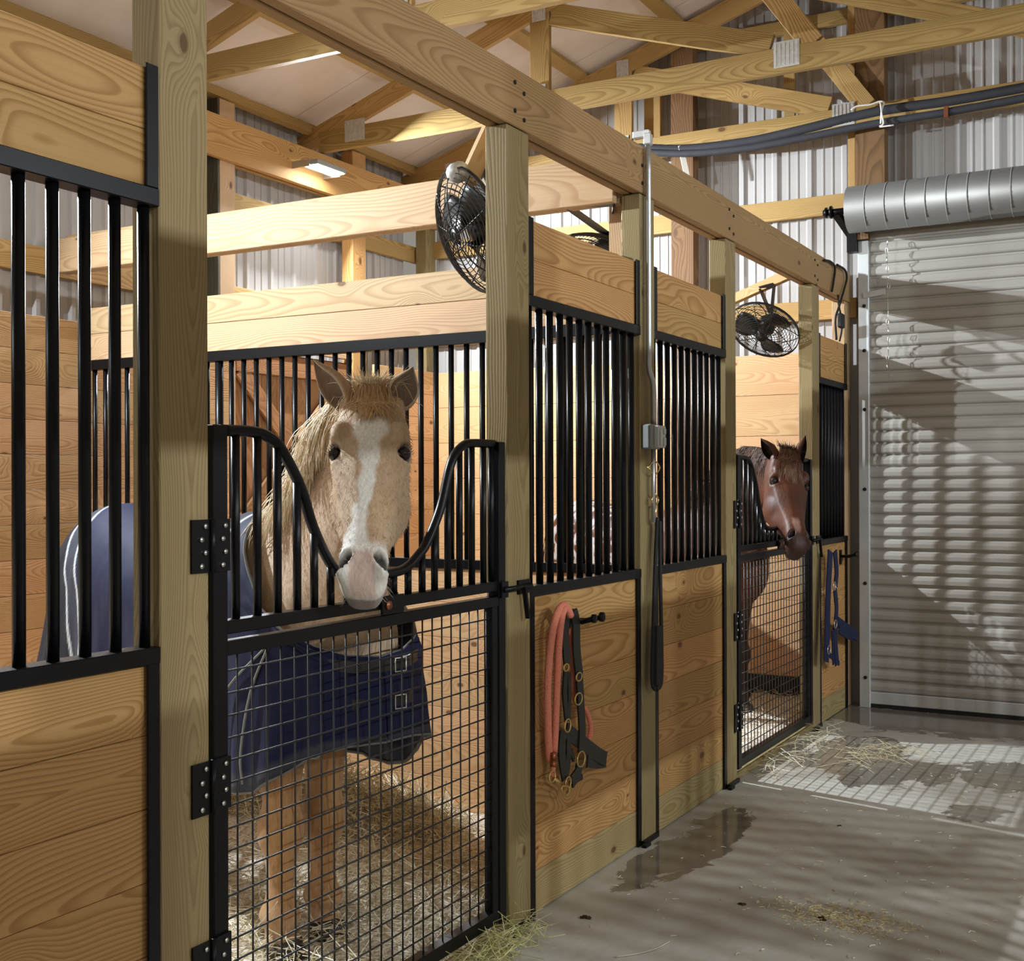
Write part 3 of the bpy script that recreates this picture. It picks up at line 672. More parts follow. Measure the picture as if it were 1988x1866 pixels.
straps(b, [([(1100, 1190), (1097, 1230), (1099, 1262), (1101, 1290)], .036), ([(1113, 1188), (1118, 1210), (1119, 1260), (1124, 1310)], .040),
           ([(1124, 1305), (1127, 1360), (1130, 1420), (1128, 1462)], .036), ([(1098, 1302), (1096, 1350), (1101, 1400)], .022), ([(1104, 1305), (1105, 1350), (1104, 1400)], .016),
           ([(1093, 1420), (1090, 1460), (1097, 1512)], .034), ([(1104, 1418), (1103, 1470), (1098, 1512)], .026),
           ([(1099, 1418), (1130, 1442), (1160, 1465), (1176, 1474)], .040), ([(1176, 1478), (1160, 1480), (1140, 1478)], .034),
           ([(1108, 1456), (1114, 1476)], .014), ([(1124, 1486), (1121, 1502), (1110, 1518)], .036), ([(1106, 1522), (1130, 1508)], .014)])
b.build('leather_straps', 'leather', t)
for x, y, rx, rz in ((1099, 1296, .018, .012), (1102, 1409, .022, .022), (1128, 1474, .030, .026), (1123, 1357, .028, .02), (1124, 1314, .022, .014), (1103, 1520, .02, .02)):
    loop(G(x, y, H+.005), rx, rz, .003).build('ring', 'brass', t)
hook(1632, 1080, 'black hook holding the navy halter')
t = thing('halter', G(1615, 1180), 'navy webbing halter and lead hanging by the roll-up door', 'halter')
b = MB()
straps(b, [([(1612, 1070), (1608, 1150), (1606, 1230), (1604, 1285)], .065), ([(1621, 1070), (1624, 1110), (1622, 1135)], .05), ([(1621, 1145), (1624, 1180), (1622, 1210)], .045),
           ([(1621, 1212), (1622, 1250), (1625, 1290)], .05), ([(1626, 1208), (1645, 1222), (1664, 1234)], .045), ([(1664, 1237), (1645, 1232), (1629, 1222)], .035),
           ([(1616, 1225), (1618, 1291)], .02), ([(1611, 1272), (1629, 1288)], .02)], 1.80, 1.5)
b.build('webbing', 'navy_web', t)
for x, y in ((1620, 1138), (1622, 1212), (1609, 1262)): loop(G(x, y, 1.785), .028, .024, .0035).build('ring', 'steel', t)
# power cord looped over the header
b = MB(); b.tube(curve([at(x, y, Y=1.845) for x, y in ((1600, 505), (1612, 508), (1621, 520), (1618, 548), (1615, 566))], 6), .007, 8)
b.tube(curve([at(x, y, Y=1.84) for x, y in ((1625, 514), (1640, 524), (1644, 540), (1638, 565), (1629, 595), (1622, 620), (1624, 660))], 6), .007, 8)
b.tube(curve([at(x, y, Y=1.85) for x, y in ((1627, 572), (1628, 590), (1632, 612), (1634, 640), (1630, 662))], 6), .006, 8)
t = thing('power_cord', at(1630, 600, Y=1.85), 'black power cord draped over the header by the door', 'cord'); b.build('cord', 'rubber', t)
c = at(1633, 623, Y=1.84); MB().box(c.x-.04, c.x+.04, 1.825, 1.855, c.z-.045, c.z+.045).build('inline_switch', 'rubber', t, .008)

# ------------------------------------------------------------------ fans
def fan(c, n_, R, lab, mount=None):
    c = V(c); n_ = V(n_).normalized(); d, s, u = frame(n_, V((0, 0, 1)))
    t = thing('stall_fan', c, lab, 'fan', 'black wire fans over the stalls')
    def P(r, a, h): return c+s*(r*math.cos(a))+u*(r*math.sin(a))+d*h
    for side, nm in ((1, 'front_grille'), (-1, 'rear_grille')):
        g = MB()
        for k in range(15):
            q = (k+1)/15; r = R*q; h = side*R*.30*(1-q**3.2)+side*.004
            g.tube([P(r, a*math.pi/16, h) for a in range(32)], .0016 if k < 14 else .004, 4, closed=True)
        for k in range(10):
            a = k*math.pi/5
            g.tube([P(R*q, a+.25*q, side*R*.30*(1-q**3.2)+side*.002) for q in [i/8 for i in range(1, 9)]], .0026, 5)
        g.disc(P(0, 0, side*R*.30), d, R*.16, .006)
        g.build(nm, 'wire_black', t)
    MB().tube([P(0, 0, -R*.42), P(0, 0, -R*.38), P(0, 0, -R*.05), P(0, 0, -.0)], [R*.14, R*.24, R*.26, R*.1], 16).build('motor', 'fan_black', t)
    for k in range(3):
        b = MB(); a0 = k*2.094+.5; vs = []; fs = []
        for i in range(7):
            q = .16+.68*i/6; wd = .38+.28*math.sin(math.pi*(i/6)*.8+.4)
            for jn in range(5):
                f_ = jn/4-.5; vs.append(P(R*q, a0+f_*wd*1.9, .035*f_*2*R/.2*(1.2-q)))
        for i in range(6):
            for jn in range(4): fs.append((i*5+jn, i*5+jn+1, i*5+jn+6, i*5+jn+5))
        b.add(vs, fs, smooth=True); o = b.build('blade', 'fan_black', t); md = o.modifiers.new('s', 'SOLIDIFY'); md.thickness = .004
    if mount:
        b = MB(); a = V(mount[0]); e = V(mount[1])
        for q in (a, e):
            MB().ribbon([c-d*R*.30, c-d*R*.6, q], .03, .008, s).build('bracket_arm', 'fan_black', t)
        MB().ribbon([a, e], .03, .006, d).build('bracket_bar', 'fan_black', t)
    return t
R_ = V((math.sin(YAW), -math.cos(YAW), 0)); F_ = V((math.cos(YAW), math.sin(YAW), 0)); Z_ = V((0, 0, 1))
c1 = at(915, 448, D=4.05)
fan(c1, -R_*.85-Z_*.38-F_*.42, .215, 'black wire fan hanging behind the near gate post', (at(925, 350, D=4.05), at(940, 330, D=4.2)))
MB_ = MB().beam(at(908, 352, D=4.0), at(955, 250, D=4.05), .06, .035); tag(MB_.build('fan_brace', 'pine_pale', None, .002), 'angled wooden brace holding the near fan', 'brace', 'wooden braces holding fans')
b = MB().disc(at(889, 335, D=3.98), (1, 1, .2), .035, .05); tag(b.build('clamp', 'gang_plate'), 'small metal clamp on top of the near fan', 'clamp')
fan(at(1484, 641, D=6.9), -R_*.44-Z_*.74-F_*.52, .205, 'black wire fan above the bay horse', (at(1476, 560, D=6.95), at(1503, 553, D=6.85)))
MB_ = MB().beam(at(1405, 590, D=7.2), at(1532, 533, D=6.8), .055, .04); tag(MB_.build('fan_brace', 'pine', None, .002), 'angled wooden brace holding the far fan', 'brace', 'wooden braces holding fans')
fan(at(1168, 503, D=5.15), -R_*.3-Z_*.85-F_*.25, .19, 'black wire fan showing above the panel beside the conduit post', (at(1098, 398, X=4.33), at(1192, 396, X=4.33)))

# ------------------------------------------------------------------ bedding, straw
def bedding(x0, x1, y0, y1, name, lab, base=.045, amp=.03):
    b = MB(); nx = int((x1-x0)/.05); ny_ = int((y1-y0)/.05); vs = []; fs = []
    for i in range(nx+1):
        for j in range(ny_+1):
            x = x0+(x1-x0)*i/nx; y = y0+(y1-y0)*j/ny_
            e = min(1, min(y-y0, y1-y)/.15+.25)
            z = base*e+amp*noise.noise(V((x*2.2, y*2.2, 3)))*e+.008*noise.noise(V((x*14, y*14, 1)))
            vs.append((x, y, max(z, .004)))
    for i in range(nx):
        for j in range(ny_): a = i*(ny_+1)+j; fs.append((a, a+ny_+1, a+ny_+2, a+1))
    b.add(vs, fs, smooth=True); o = b.build(name, 'shavings'); return tag(o, lab, 'bedding', kind='stuff')
bedding(.3, 4.3, 1.91, 4.94, 'wood_shavings', 'pale shavings bedding covering the floor of the near stall')
bedding(4.35, 7.64, 1.91, 4.94, 'wood_shavings', 'pale shavings bedding covering the floor of the far stall')
def straws(name, lab, n, fn, ln=(.05, .16), rad=.0014, cols=None, tilt=.35, seed=1, cat='hay'):
    rnd = random.Random(seed); b = MB()
    cols = cols or [(.70, .61, .42), (.82, .75, .58), (.52, .43, .27), (.90, .85, .72), (.46, .42, .26)]
    for _ in range(n):
        x, y, z = fn(rnd); l = rnd.uniform(*ln); a = rnd.uniform(0, 6.283); e = rnd.gauss(0, tilt)
        d = V((math.cos(a)*math.cos(e), math.sin(a)*math.cos(e), abs(math.sin(e)))); p = V((x, y, z)); bn = V((rnd.uniform(-.25, .25)*l, rnd.uniform(-.25, .25)*l, rnd.uniform(0, .12)*l))
        b.tube([p-d*l/2+V((0, 0, l*abs(math.sin(e))/2)), p+bn+V((0, 0, l*abs(math.sin(e))/2)), p+d*l/2+V((0, 0, l*abs(math.sin(e))/2))], rad, 3, caps=False, col=rnd.choice(cols))
    return tag(b.build(name, 'straw'), lab, cat, kind='stuff')
straws('straw', 'loose straw strewn over the near stall floor', 2600, lambda r: (r.uniform(1.9, 4.2), r.uniform(1.96, 4.85), r.uniform(.045, .075)), (.03, .13), .0013)
straws('straw_heap', 'heap of hay against the partition in the near stall', 2600, lambda r: ((lambda a, q: (3.96+math.cos(a)*q*.26, 3.05+math.sin(a)*q*.62, .04+.20*max(0, 1-q)**1.0*r.random()))(r.uniform(0, 6.283), r.random()**.6)), (.08, .22), .0015, tilt=.5, seed=2)
straws('straw_scatter', 'coarse hay lying just inside the near gate by its latch post', 1600, lambda r: (min(4.15, r.gauss(3.1, .42)), max(1.97, r.gauss(2.35, .3)), r.uniform(.045, .085)), (.06, .2), .0014, seed=3)
straws('hay_wisp', 'greenish hay spilling under the latch end of the near gate', 280, lambda r: (r.gauss(3.12, .12), min(1.85, r.gauss(1.80, .035)), abs(r.gauss(.012, .012))), (.04, .15), .0011, cols=[(.42, .42, .14), (.6, .56, .26), (.75, .68, .4)], tilt=.4, seed=4)
straws('hay_wisp', 'curled hay on the wet floor before the far gate', 60, lambda r: (r.gauss(6.35, .14), r.gauss(1.42, .10), abs(r.gauss(.004, .004))), (.1, .34), .0012, cols=[(.55, .47, .28), (.66, .58, .38)], tilt=.06, seed=5)
straws('hay_wisp', 'thin line of hay along the far gate sill', 110, lambda r: (r.uniform(5.6, 6.9), r.uniform(1.70, 1.85), abs(r.gauss(.008, .01))), (.05, .2), .0012, tilt=.2, seed=6)
straws('hay_chaff', 'small heap of chopped chaff on the concrete in the lower right', 650, lambda r: (r.gauss(3.93, .07), r.gauss(.99, .12), abs(r.gauss(.002, .003))), (.006, .02), .0012, cols=[(.75, .62, .3), (.85, .75, .45), (.5, .4, .2)], tilt=.1, seed=8)
straws('hay_chaff', 'scattered chaff flecks across the aisle floor', 380, lambda r: (r.uniform(2.6, 6.5), r.uniform(.1, 1.8), .002), (.008, .026), .0014, cols=[(.8, .74, .58), (.85, .8, .65)], tilt=.05, seed=9)
straws('wood_chips', 'flecks of pale shavings scattered on the far stall floor', 2500, lambda r: (r.uniform(5.2, 7.6), r.uniform(1.96, 4.0), r.uniform(.045, .07)), (.02, .07), .002, cols=[(.85, .78, .66), (.6, .5, .38)], seed=10, cat='bedding')
c = at(1285, 1840, Z=.004); MB_ = MB().tube(curve([at(x, y, Z=.004) for x, y in ((1195, 1858), (1235, 1852), (1270, 1843), (1300, 1828))], 5), .002, 5); tag(MB_.build('straw_stalk', 'joint_filler'), 'single long straw stalk on the concrete at the bottom', 'straw')
for i, (x, y, s) in enumerate(((1597, 1785, .014), (1440, 1757, .012), (1630, 1604, .008), (1138, 1783, .016))):
    c = at(x, y, Z=0); b = MB(); 
    for k in range(6): b.tube([c+V((random.uniform(-s, s), random.uniform(-s, s), .0)), c+V((random.uniform(-s, s)*.5, random.uniform(-s, s)*.5, s*.5))], [s*.45, s*.1], 7)
    tag(b.build('dirt_clod', 'manure'), ['dark dirt clod beside the chaff heap', 'small dirt clod left of the chaff heap', 'tiny dark clod in mid floor', 'dark clod near the halter panel'][i], 'dirt', 'dirt clods on the aisle floor')
# ------------------------------------------------------------------ the matching stall fronts across the aisle (behind the camera's right shoulder)
def dup(root, loc, rz, label):
    r = root.copy(); sc.collection.objects.link(r); M0 = root.matrix_world.copy()
    Mn = Matrix.Translation(V(loc)) @ Matrix.Rotation(rz, 4, 'Z'); r.matrix_world = Mn; r['label'] = label
    for ch in list(root.children):
        c = ch.copy(); sc.collection.objects.link(c); c.parent = r
        c.matrix_parent_inverse = ch.matrix_parent_inverse.copy()
        for g in ch.children:
            d = g.copy(); sc.collection.objects.link(d); d.parent = c
    return r
OPP = [o for o in sc.objects if o.parent is None and o.name.split('.')[0] in ('stall_screen', 'stall_gate', 'header_beam') or (o.parent is None and o.type == 'EMPTY' and o.name.startswith('wooden_post'))]
for k, o in enumerate(OPP):
    x = o.location.x
    dup(o, (6.9-x, .12-o.location.y, o.location.z), math.pi, o['label']+', across the aisle')
# ------------------------------------------------------------------ horses
EO = .004
def ss(a, b, x):
    t = max(0., min(1., (x-a)/(b-a))); return t*t*(3-2*t)
def lerp3(a, b, t): return tuple(p+(q-p)*t for p, q in zip(a, b))
HEAD = [  # s along the face, dorsal offset, depth, top / mid / cheek / bottom half widths
 (-.07, -.045, .10, .03, .055, .055, .035), (-.02, -.008, .16, .045, .075, .075, .045), (.04, .010, .20, .062, .090, .088, .05),
 (.11, .020, .225, .068, .106, .096, .05), (.165, .020, .24, .060, .106, .098, .05), (.21, .014, .25, .054, .104, .100, .05), (.26, .010, .25, .056, .094, .101, .05),
 (.32, .004, .24, .046, .083, .097, .048), (.37, .000, .21, .040, .070, .083, .042), (.42, -.002, .165, .037, .059, .062, .035),
 (.465, -.002, .135, .040, .056, .051, .031), (.505, .001, .125, .048, .062, .052, .034), (.535, .000, .122, .050, .066, .056, .038), (.565, -.010, .118, .046, .062, .056, .040),
 (.59, -.026, .105, .038, .052, .048, .036), (.605, -.045, .075, .022, .036, .036, .026)]
def make_horse(spec):
    P, M = V(spec['poll']), V(spec['muzzle'])
    ex = (M-P).normalized(); ey = V(spec['ey']); ey = (ey-ex*ey.dot(ex)).normalized(); ez = ex.cross(ey)
    if ez.dot(F_) > 0: ez = -ez
    hl = (M-P).length/.565
    def H(s, y, z): return P+ex*(s*hl)+ey*y+ez*z
    C = V((*spec['chest'], 0)); ba = V((*spec['back'], 0)).normalized(); la = V((ba.y, -ba.x, 0))
    S = spec.get('scale', 1.)
    def B(t, y, z): return C+ba*(t*S)+la*(y*S)+V((0, 0, z*S))
    bm = bmesh.new()
    def loft(rings):
        prev = None; allr = []
        for pts in rings:
            allr.append([bm.verts.new(p) for p in pts])
        for a, c in zip(allr, allr[1:]):
            n = len(a)
            for k in range(n): bm.faces.new((a[k], a[(k+1) % n], c[(k+1) % n], c[k]))
        bm.faces.new(allr[0][::-1]); bm.faces.new(allr[-1])
    # head
    rings = []
    for s, zt, dp, wt, wm, wc, wb in HEAD:
        half = [(0, 0), (.55*wt, .0), (wt, .055), (wm*.96, .16), (wm, .30), ((wm+wc)/2, .46), (wc, .62), (wc*.86, .78), (wb, .92), (wb*.5, .995), (0, 1.0)]
        pts = [H(s, y, zt-q*dp) for y, q in half]+[H(s, -y, zt-q*dp) for y, q in half[-2:0:-1]]
        rings.append(pts)
    loft(rings)
    def ell(c, a, b, cc, ax):
        m_ = Matrix((ax[0]*a, ax[1]*b, ax[2]*cc)).transposed().to_4x4(); m_.translation = c
        bmesh.ops.create_uvsphere(bm, u_segments=20, v_segments=12, radius=1, matrix=m_)
    hx = (ex, ey, ez)
    for sg in (1, -1):
        ell(H(.128, sg*.080, .002), .038, .026, .022, hx)         # brow
        ell(H(.275, sg*.070, -.125), .085, .036, .09, hx)          # cheek
        ell(H(.545, sg*.048, -.018), .036, .022, .028, hx)         # nostril wing
        ell(H(.02, sg*.062, -.03), .035, .03, .035, hx)            # ear base
    ell(H(.575, 0, -.115), .03, .036, .022, hx)                    # chin
    # neck: crest and underside lines
    K = [H(-.01, 0, -.03), *[V(p) for p in spec['crest']], B(.50, 0, 1.27)]
    U = [H(.20, 0, -.21), *[V(p) for p in spec['under']], B(.02, 0, .86)]
    Wd = spec.get('neckw', [.070, .078, .095, .125, .165])
    K = curve(K, 3); U = curve(U, 3); rings = []; n = len(K)
    for i in range(n):
        q = i/(n-1); j = q*(len(Wd)-1); a = int(min(j, len(Wd)-2)); wd = Wd[a]+(Wd[a+1]-Wd[a])*(j-a)
        lat = (ey*(1-q)+la*q).normalized(); k, u = K[i], U[min(i, len(U)-1)]; pts = []
        for e in range(16):
            th = 2*math.pi*e/16; cz = math.cos(th); yy = math.sin(th)
            ww = wd*(.72+.28*(1-cz)/2*1.2); pts.append((k+u)/2+(k-u)/2*cz+lat*ww*yy*(abs(yy)**-.15 if abs(yy) > .01 else 1))
        rings.append(pts)
    loft(rings)
    # trunk: t, half width, top z, bottom z
    rings = []
    for t, a, zt, zb in ((-.02, .06, 1.02, .84), (.02, .15, 1.12, .74), (.12, .20, 1.25, .66), (.30, .225, 1.315, .62), (.50, .24, 1.315, .59), (.75, .265, 1.245, .58), (1.0, .275, 1.235, .59), (1.2, .27, 1.26, .63),
                         (1.4, .26, 1.30, .70), (1.55, .245, 1.31, .76), (1.70, .21, 1.26, .82), (1.80, .15, 1.18, .88), (1.84, .07, 1.10, .95)):
        pts = []
        for e in range(18):
            th = 2*math.pi*e/18; pts.append(B(t, a*math.sin(th), (zt+zb)/2+(zt-zb)/2*math.cos(th)))
        rings.append(pts)
    loft(rings)
    # legs (centre, lateral radius, fore-aft radius)
    def leg(pts):
        rings = []; lk = 1.18
        for (p, a, f) in pts:
            p = V(p); a *= lk; f *= lk; rings.append([p+la*a*math.sin(e*math.pi/7)+ba*f*math.cos(e*math.pi/7) for e in range(14)])
        loft(rings)
    for top, hoof in spec['front']:
        T = V(top); Hf = V(hoof)
        def q(f, z, db=0): r_ = T.lerp(Hf, f); r_.z = z; return r_+ba*db
        leg([(q(0, .98), .085, .15), (q(.15, .82), .08, .125), (q(.35, .66), .064, .085), (q(.5, .54), .051, .060), (q(.60, .46), .046, .050), (q(.66, .41), .060, .062), (q(.71, .365), .060, .060), (q(.76, .315), .038, .044),
             (q(.84, .23), .030, .040), (q(.90, .19), .034, .048), (q(.93, .150), .054, .062), (q(.96, .115), .036, .042, ) , (q(.99, .095, -.01), .040, .046), (q(1.0, .075, -.02), .050, .056)])
    for sg in (1, -1):
        o = B(1.52, sg*.14, 0)
        leg([(B(1.50, sg*.12, 1.0), .11, .2), (B(1.47, sg*.14, .82), .10, .17), (B(1.46, sg*.15, .68), .075, .11), (B(1.55, sg*.15, .54), .05, .065), (B(1.60, sg*.15, .47), .045, .06), (B(1.59, sg*.15, .40), .038, .045),
             (B(1.57, sg*.15, .30), .032, .038), (B(1.56, sg*.15, .19), .034, .04), (B(1.54, sg*.15, .13), .036, .042), (B(1.51, sg*.15, .08), .048, .055)])
    me = bpy.data.meshes.new('raw'); bm.to_mesh(me); bm.free()
    raw = bpy.data.objects.new('raw', me); sc.collection.objects.link(raw)
    rm = raw.modifiers.new('r', 'REMESH'); rm.mode = 'VOXEL'; rm.voxel_size = .0085
    sm = raw.modifiers.new('s', 'SMOOTH'); sm.factor = .6; sm.iterations = 7
    dg = bpy.context.evaluated_depsgraph_get(); ev = raw.evaluated_get(dg); me2 = bpy.data.meshes.new_from_object(ev)
    bpy.data.objects.remove(raw)
    # sculpt and colour
    inv = Matrix((ex, ey, ez))
    cols = []
    eyes = [H(.180, sg*.088, -.030) for sg in (1, -1)]
    nos = [H(.530, sg*.050, -.022) for sg in (1, -1)]
    for v in me2.vertices:
        p = v.co.copy(); r_ = inv @ (p-P); s, y, z = r_.x/hl, r_.y, r_.z
        near_head = -.12 < s < .66 and abs(y) < .14 and -.30 < z < .08
        dark = 0
        if near_head:
            for sg, e in zip((1, -1), eyes):
                dd = (p-e); dx = dd.dot(ex); od = (ey*sg*.72+ez*.62).normalized(); tg = (ey*sg*.62-ez*.72).normalized(); dn = math.sqrt(dx**2+(dd.dot(tg)/1.15)**2+(dd.dot(od)*.35)**2)
                if dn < .05:
                    v.co -= od*(.016*(1-ss(.012, .026, dn))) ; v.co += od*(.006*math.exp(-((dn-.033)/.008)**2)*(1 if dx < 0 else .4))
                    dark = max(dark, .85*(1-ss(.018, .030, dn)))
            for sg, e in zip((1, -1), nos):
                dd = p-e; a_ = dd.dot(ex); b__ = dd.dot(ey)*sg; c__ = dd.dot(ez)
                # comma shaped opening slanting outward and up
                aa = a_*.86+b__*-.5*-1; bb = b__*.86-a_*.5
                dn = math.sqrt((aa/.032)**2+(bb/.016)**2)
                if dn < 2 and c__ > -.05:
                    k = 1-ss(.55, 1.15, dn); v.co -= (ez*.8+ey*sg*.5)*.030*k; v.co += ez*.004*math.exp(-((dn-1.35)/.3)**2)
                    dark = max(dark, min(1, k*1.6))
            # mouth line
            if s > .50 and z < -.05:
                ml = abs(z+.083+(s-.55)*.12); v.co -= (inv.transposed() @ V((0, y, z+.08))).normalized()*.006*math.exp(-(ml/.006)**2)
        cols.append(spec['paint'](p, s, y, z, near_head, dark, (p-C).dot(ba)/S, (p-C).dot(la)/S))
    # ears, joined to the same mesh
    eb = MB()
    for sg, (tip, open_) in zip((1, -1), spec['ears']):
        base = H(.015, sg*.066, -.028); tip = V(tip); ax = (tip-base); ln = ax.length; ax.normalize()
        op = V(open_); op = (op-ax*op.dot(ax)).normalized(); sd = ax.cross(op)
        NU, NV = 12, 17; outer = []; inner = []; co = []; ci = []
        for i in range(NU):
            u = i/(NU-1); rad = .043*(math.sin(math.pi*min(1, .22+u*.80))**.8)*(1.0 if u < .55 else 1-.25*(u-.55)/.45)+.0015
            openg = 55+60*math.sin(math.pi*min(1, u*.95+.05))
            for j in range(NV):
                a = math.radians(-(180-openg*.55)+(360-openg*1.1)*j/(NV-1)) if u > .06 else math.radians(-178+356*j/(NV-1))
                c_ = base+ax*(u*ln)+op*(-.020*math.sin(math.pi*u)*0)-op*math.cos(a)*rad*.8+sd*math.sin(a)*rad
                outer.append(c_); inner.append(c_+(op*math.cos(a)*.8-sd*math.sin(a))*.005*(1-u*.7)); 
                ed = abs(j/(NV-1)-.5)*2
                co.append(lerp3(spec['earcol'], spec['earedge'], ss(.86, 1, ed)+.6*ss(.8, 1, u)*(spec.get('eartip', 0)))); ci.append(lerp3(spec['earin'], spec['earedge'], ss(.75, 1, ed)))
        fs = []
        for i in range(NU-1):
            for j in range(NV-1):
                a = i*NV+j; fs.append((a, a+1, a+NV+1, a+NV)); b2 = NU*NV+a; fs.append((b2+NV, b2+NV+1, b2+1, b2))
            for j in (0, NV-1):
                a = i*NV+j; b2 = NU*NV+a; fs.append((a, a+NV, b2+NV, b2) if j == 0 else (b2, b2+NV, a+NV, a))
        eb.add(outer+inner, fs, col=co+ci, smooth=True)
    nv = len(me2.vertices); verts = [v.co.copy() for v in me2.vertices]+eb.v
    faces = [tuple(f.vertices) for f in me2.polygons]+[tuple(i+nv for i in f) for f in eb.f]
    me3 = bpy.data.meshes.new('horse'); me3.from_pydata([tuple(v) for v in verts], [], faces)
    ca = me3.attributes.new('col', 'FLOAT_COLOR', 'POINT'); ca.data.foreach_set('color', [x for c in cols+eb.col for x in (*c, 1)])
    me3.polygons.foreach_set('use_smooth', [True]*len(faces)); me3.materials.append(MAT[spec['mat']]); me3.update()
    o = bpy.data.objects.new('horse', me3); sc.collection.objects.link(o); tag(o, spec['label'], 'horse')
    for sg, e in zip((1, -1), eyes):
        b = MB(); m_ = bmesh.new(); bmesh.ops.create_uvsphere(m_, u_segments=20, v_segments=14, radius=.0185)
        b.add([e+(ey*sg*.72+ez*.62).normalized()*EO+v.co for v in m_.verts], [[v.index for v in f.verts] for f in m_.faces], smooth=True); m_.free(); b.build('eye', 'eye', o)
        lid = MB()   # upper lid and lashes
        for k in range(9):
            a = math.pi*(k+.5)/9
            od = (ey*sg*.72+ez*.62).normalized(); tg = (ey*sg*.62-ez*.72).normalized(); p0 = e+od*(EO+.012)-ex*(math.sin(a)*.019)+tg*(math.cos(a)*.020)
            lid.tube([p0, p0+(ey*sg*.4+ez*.5-ex*.1).normalized()*.011], [.0009, .0003], 3, col=(.03, .02, .015))
        lid.build('eyelashes', 'hair', o)
    for top, hoof in spec['front']:
        h = V(hoof); b = MB(); b.tube([V((h.x, h.y, .03))-ba*.032, V((h.x, h.y, .085))-ba*.018], [.066, .056], 18); b.build('hoof', 'hoof', o)
    for sg in (1, -1):
        b = MB(); q = B(1.50, sg*.15, 0); q.z = .03; b.tube([q, q+V((0, 0, .05))], [.062, .052], 16); b.build('hoof', 'hoof', o)
    rnd = random.Random(spec['seed'])
    def strands(name, n, fn, cs, r=.0011, mat='hair'):
        b = MB()
        for _ in range(n):
            pts = fn(rnd); b.tube(pts, [r*1.0]*(len(pts)-1)+[r*.25], 3, caps=False, col=rnd.choice(cs))
        return b.build(name, mat, o)
    # mane over the side given by 'maneside'
    ms = spec['maneside']
    def mane(r):
        q = r.random(); i = q*(len(K)-1)*.86; a = int(i); k = K[a].lerp(K[min(a+1, len(K)-1)], i-a); lat = (ey*(1-q)+la*q).normalized()*ms
        k = k+V((0, 0, .010)); l = r.uniform(.08, .20)*(1-.3*q); w0 = r.gauss(0, .012); out = [k+lat*w0*.5]
        nx = [k+lat*(.025+abs(w0))+V((0, 0, .008)), k+lat*(.056+.02*q+r.uniform(0, .01))+V((0, 0, -.035)), k+lat*(.072+.035*q+r.uniform(0, .01))+V((0, 0, -l*.6)), k+lat*(.078+.045*q+r.uniform(-.008, .012))+V((0, 0, -l))]
        j = V((r.gauss(0, .008), r.gauss(0, .008), 0)); return curve(out+[p+j*(1+e*.6) for e, p in enumerate(nx)], 2)
    strands('mane', spec['nmane'], mane, spec['manecol'], .0013)
    def fore(r):
        y = r.gauss(0, .020); l = (r.random()**1.6*.95+.12)*spec['forelen']; fan_ = r.gauss(0, .018)
        sx = spec.get('foresweep', 0)
        return curve([H(-.03, y*.6, -.012), H(-.012+r.gauss(0, .006), y, .018+abs(r.gauss(0, .005))), H(.04, y*1.2+fan_*.3+sx*.2, .022), H(.04+l*.55, y*1.25+fan_*.7+sx*.6, .026), H(.04+l, y*1.2+fan_*1.2+sx, .026)], 2)
    strands('forelock', spec['nfore'], fore, spec['forecol'], .0010)
    def tuft(r):
        y = r.gauss(0, .022); return curve([H(-.01, y, -.01), H(-.03, y*1.3, .018), H(-.055+r.gauss(0, .012), y*1.8+r.gauss(0, .012), .02+r.gauss(0, .012))], 2)
    strands('mane_tuft', 260, tuft, spec['manecol'], .0009)
    def whisk(r):
        sg = r.choice((1, -1)); s0 = r.uniform(.53, .60); p0 = H(s0, sg*r.uniform(.03, .055), r.uniform(-.11, -.05)); d_ = (ex*.5+ey*sg*r.uniform(.2, .9)-ez*r.uniform(-.3, .5)).normalized()
        return [p0, p0+d_*.016, p0+d_*.03+ex*.006]
    strands('whiskers', 26, whisk, [spec['whisk']], .00022)
    if spec.get('nfur'):
        mesh = me3; polys = mesh.polygons; hd = [f.index for f in polys if f.index < len(me2.polygons) and -.35 < (inv@(V(f.center)-P)).x < .50 and V(f.center).z > .9]
        fb = MB(); cd = ca.data
        for _ in range(spec['nfur']):
            f = polys[rnd.choice(hd)]; c_ = V(f.center); nn = f.normal; c3 = cd[f.vertices[0]].color
            lay = (ex*.75+V((0, 0, -.25))).normalized(); lay = (lay-nn*lay.dot(nn)); lay = lay.normalized() if lay.length > .1 else ex
            l = rnd.uniform(.007, .014); k = rnd.uniform(.8, 1.2)
            j = V((rnd.uniform(-.004, .004), rnd.uniform(-.004, .004), rnd.uniform(-.004, .004)))
            fb.tube([c_+j-nn*.001, c_+j+nn*.003+lay*l*.6, c_+j+nn*.0035+lay*l], [.00045, .0004, .0001], 3, caps=False, col=(min(1, c3[0]*k), min(1, c3[1]*k), min(1, c3[2]*k)))
        fb.build('fur', 'hair', o)
    # tail
    def tail(r):
        y = r.gauss(0, .03); l = r.uniform(.45, .8); f = r.gauss(0, .02)
        return curve([B(1.82, y*.5, 1.10), B(1.88, y, 1.04), B(1.90, y*1.2+f, .8), B(1.88, y*1.5+f*2, 1.0-l)], 2)
    strands('tail', 500, tail, spec['tailcol'], .0016)
    return o, B, H, K, U

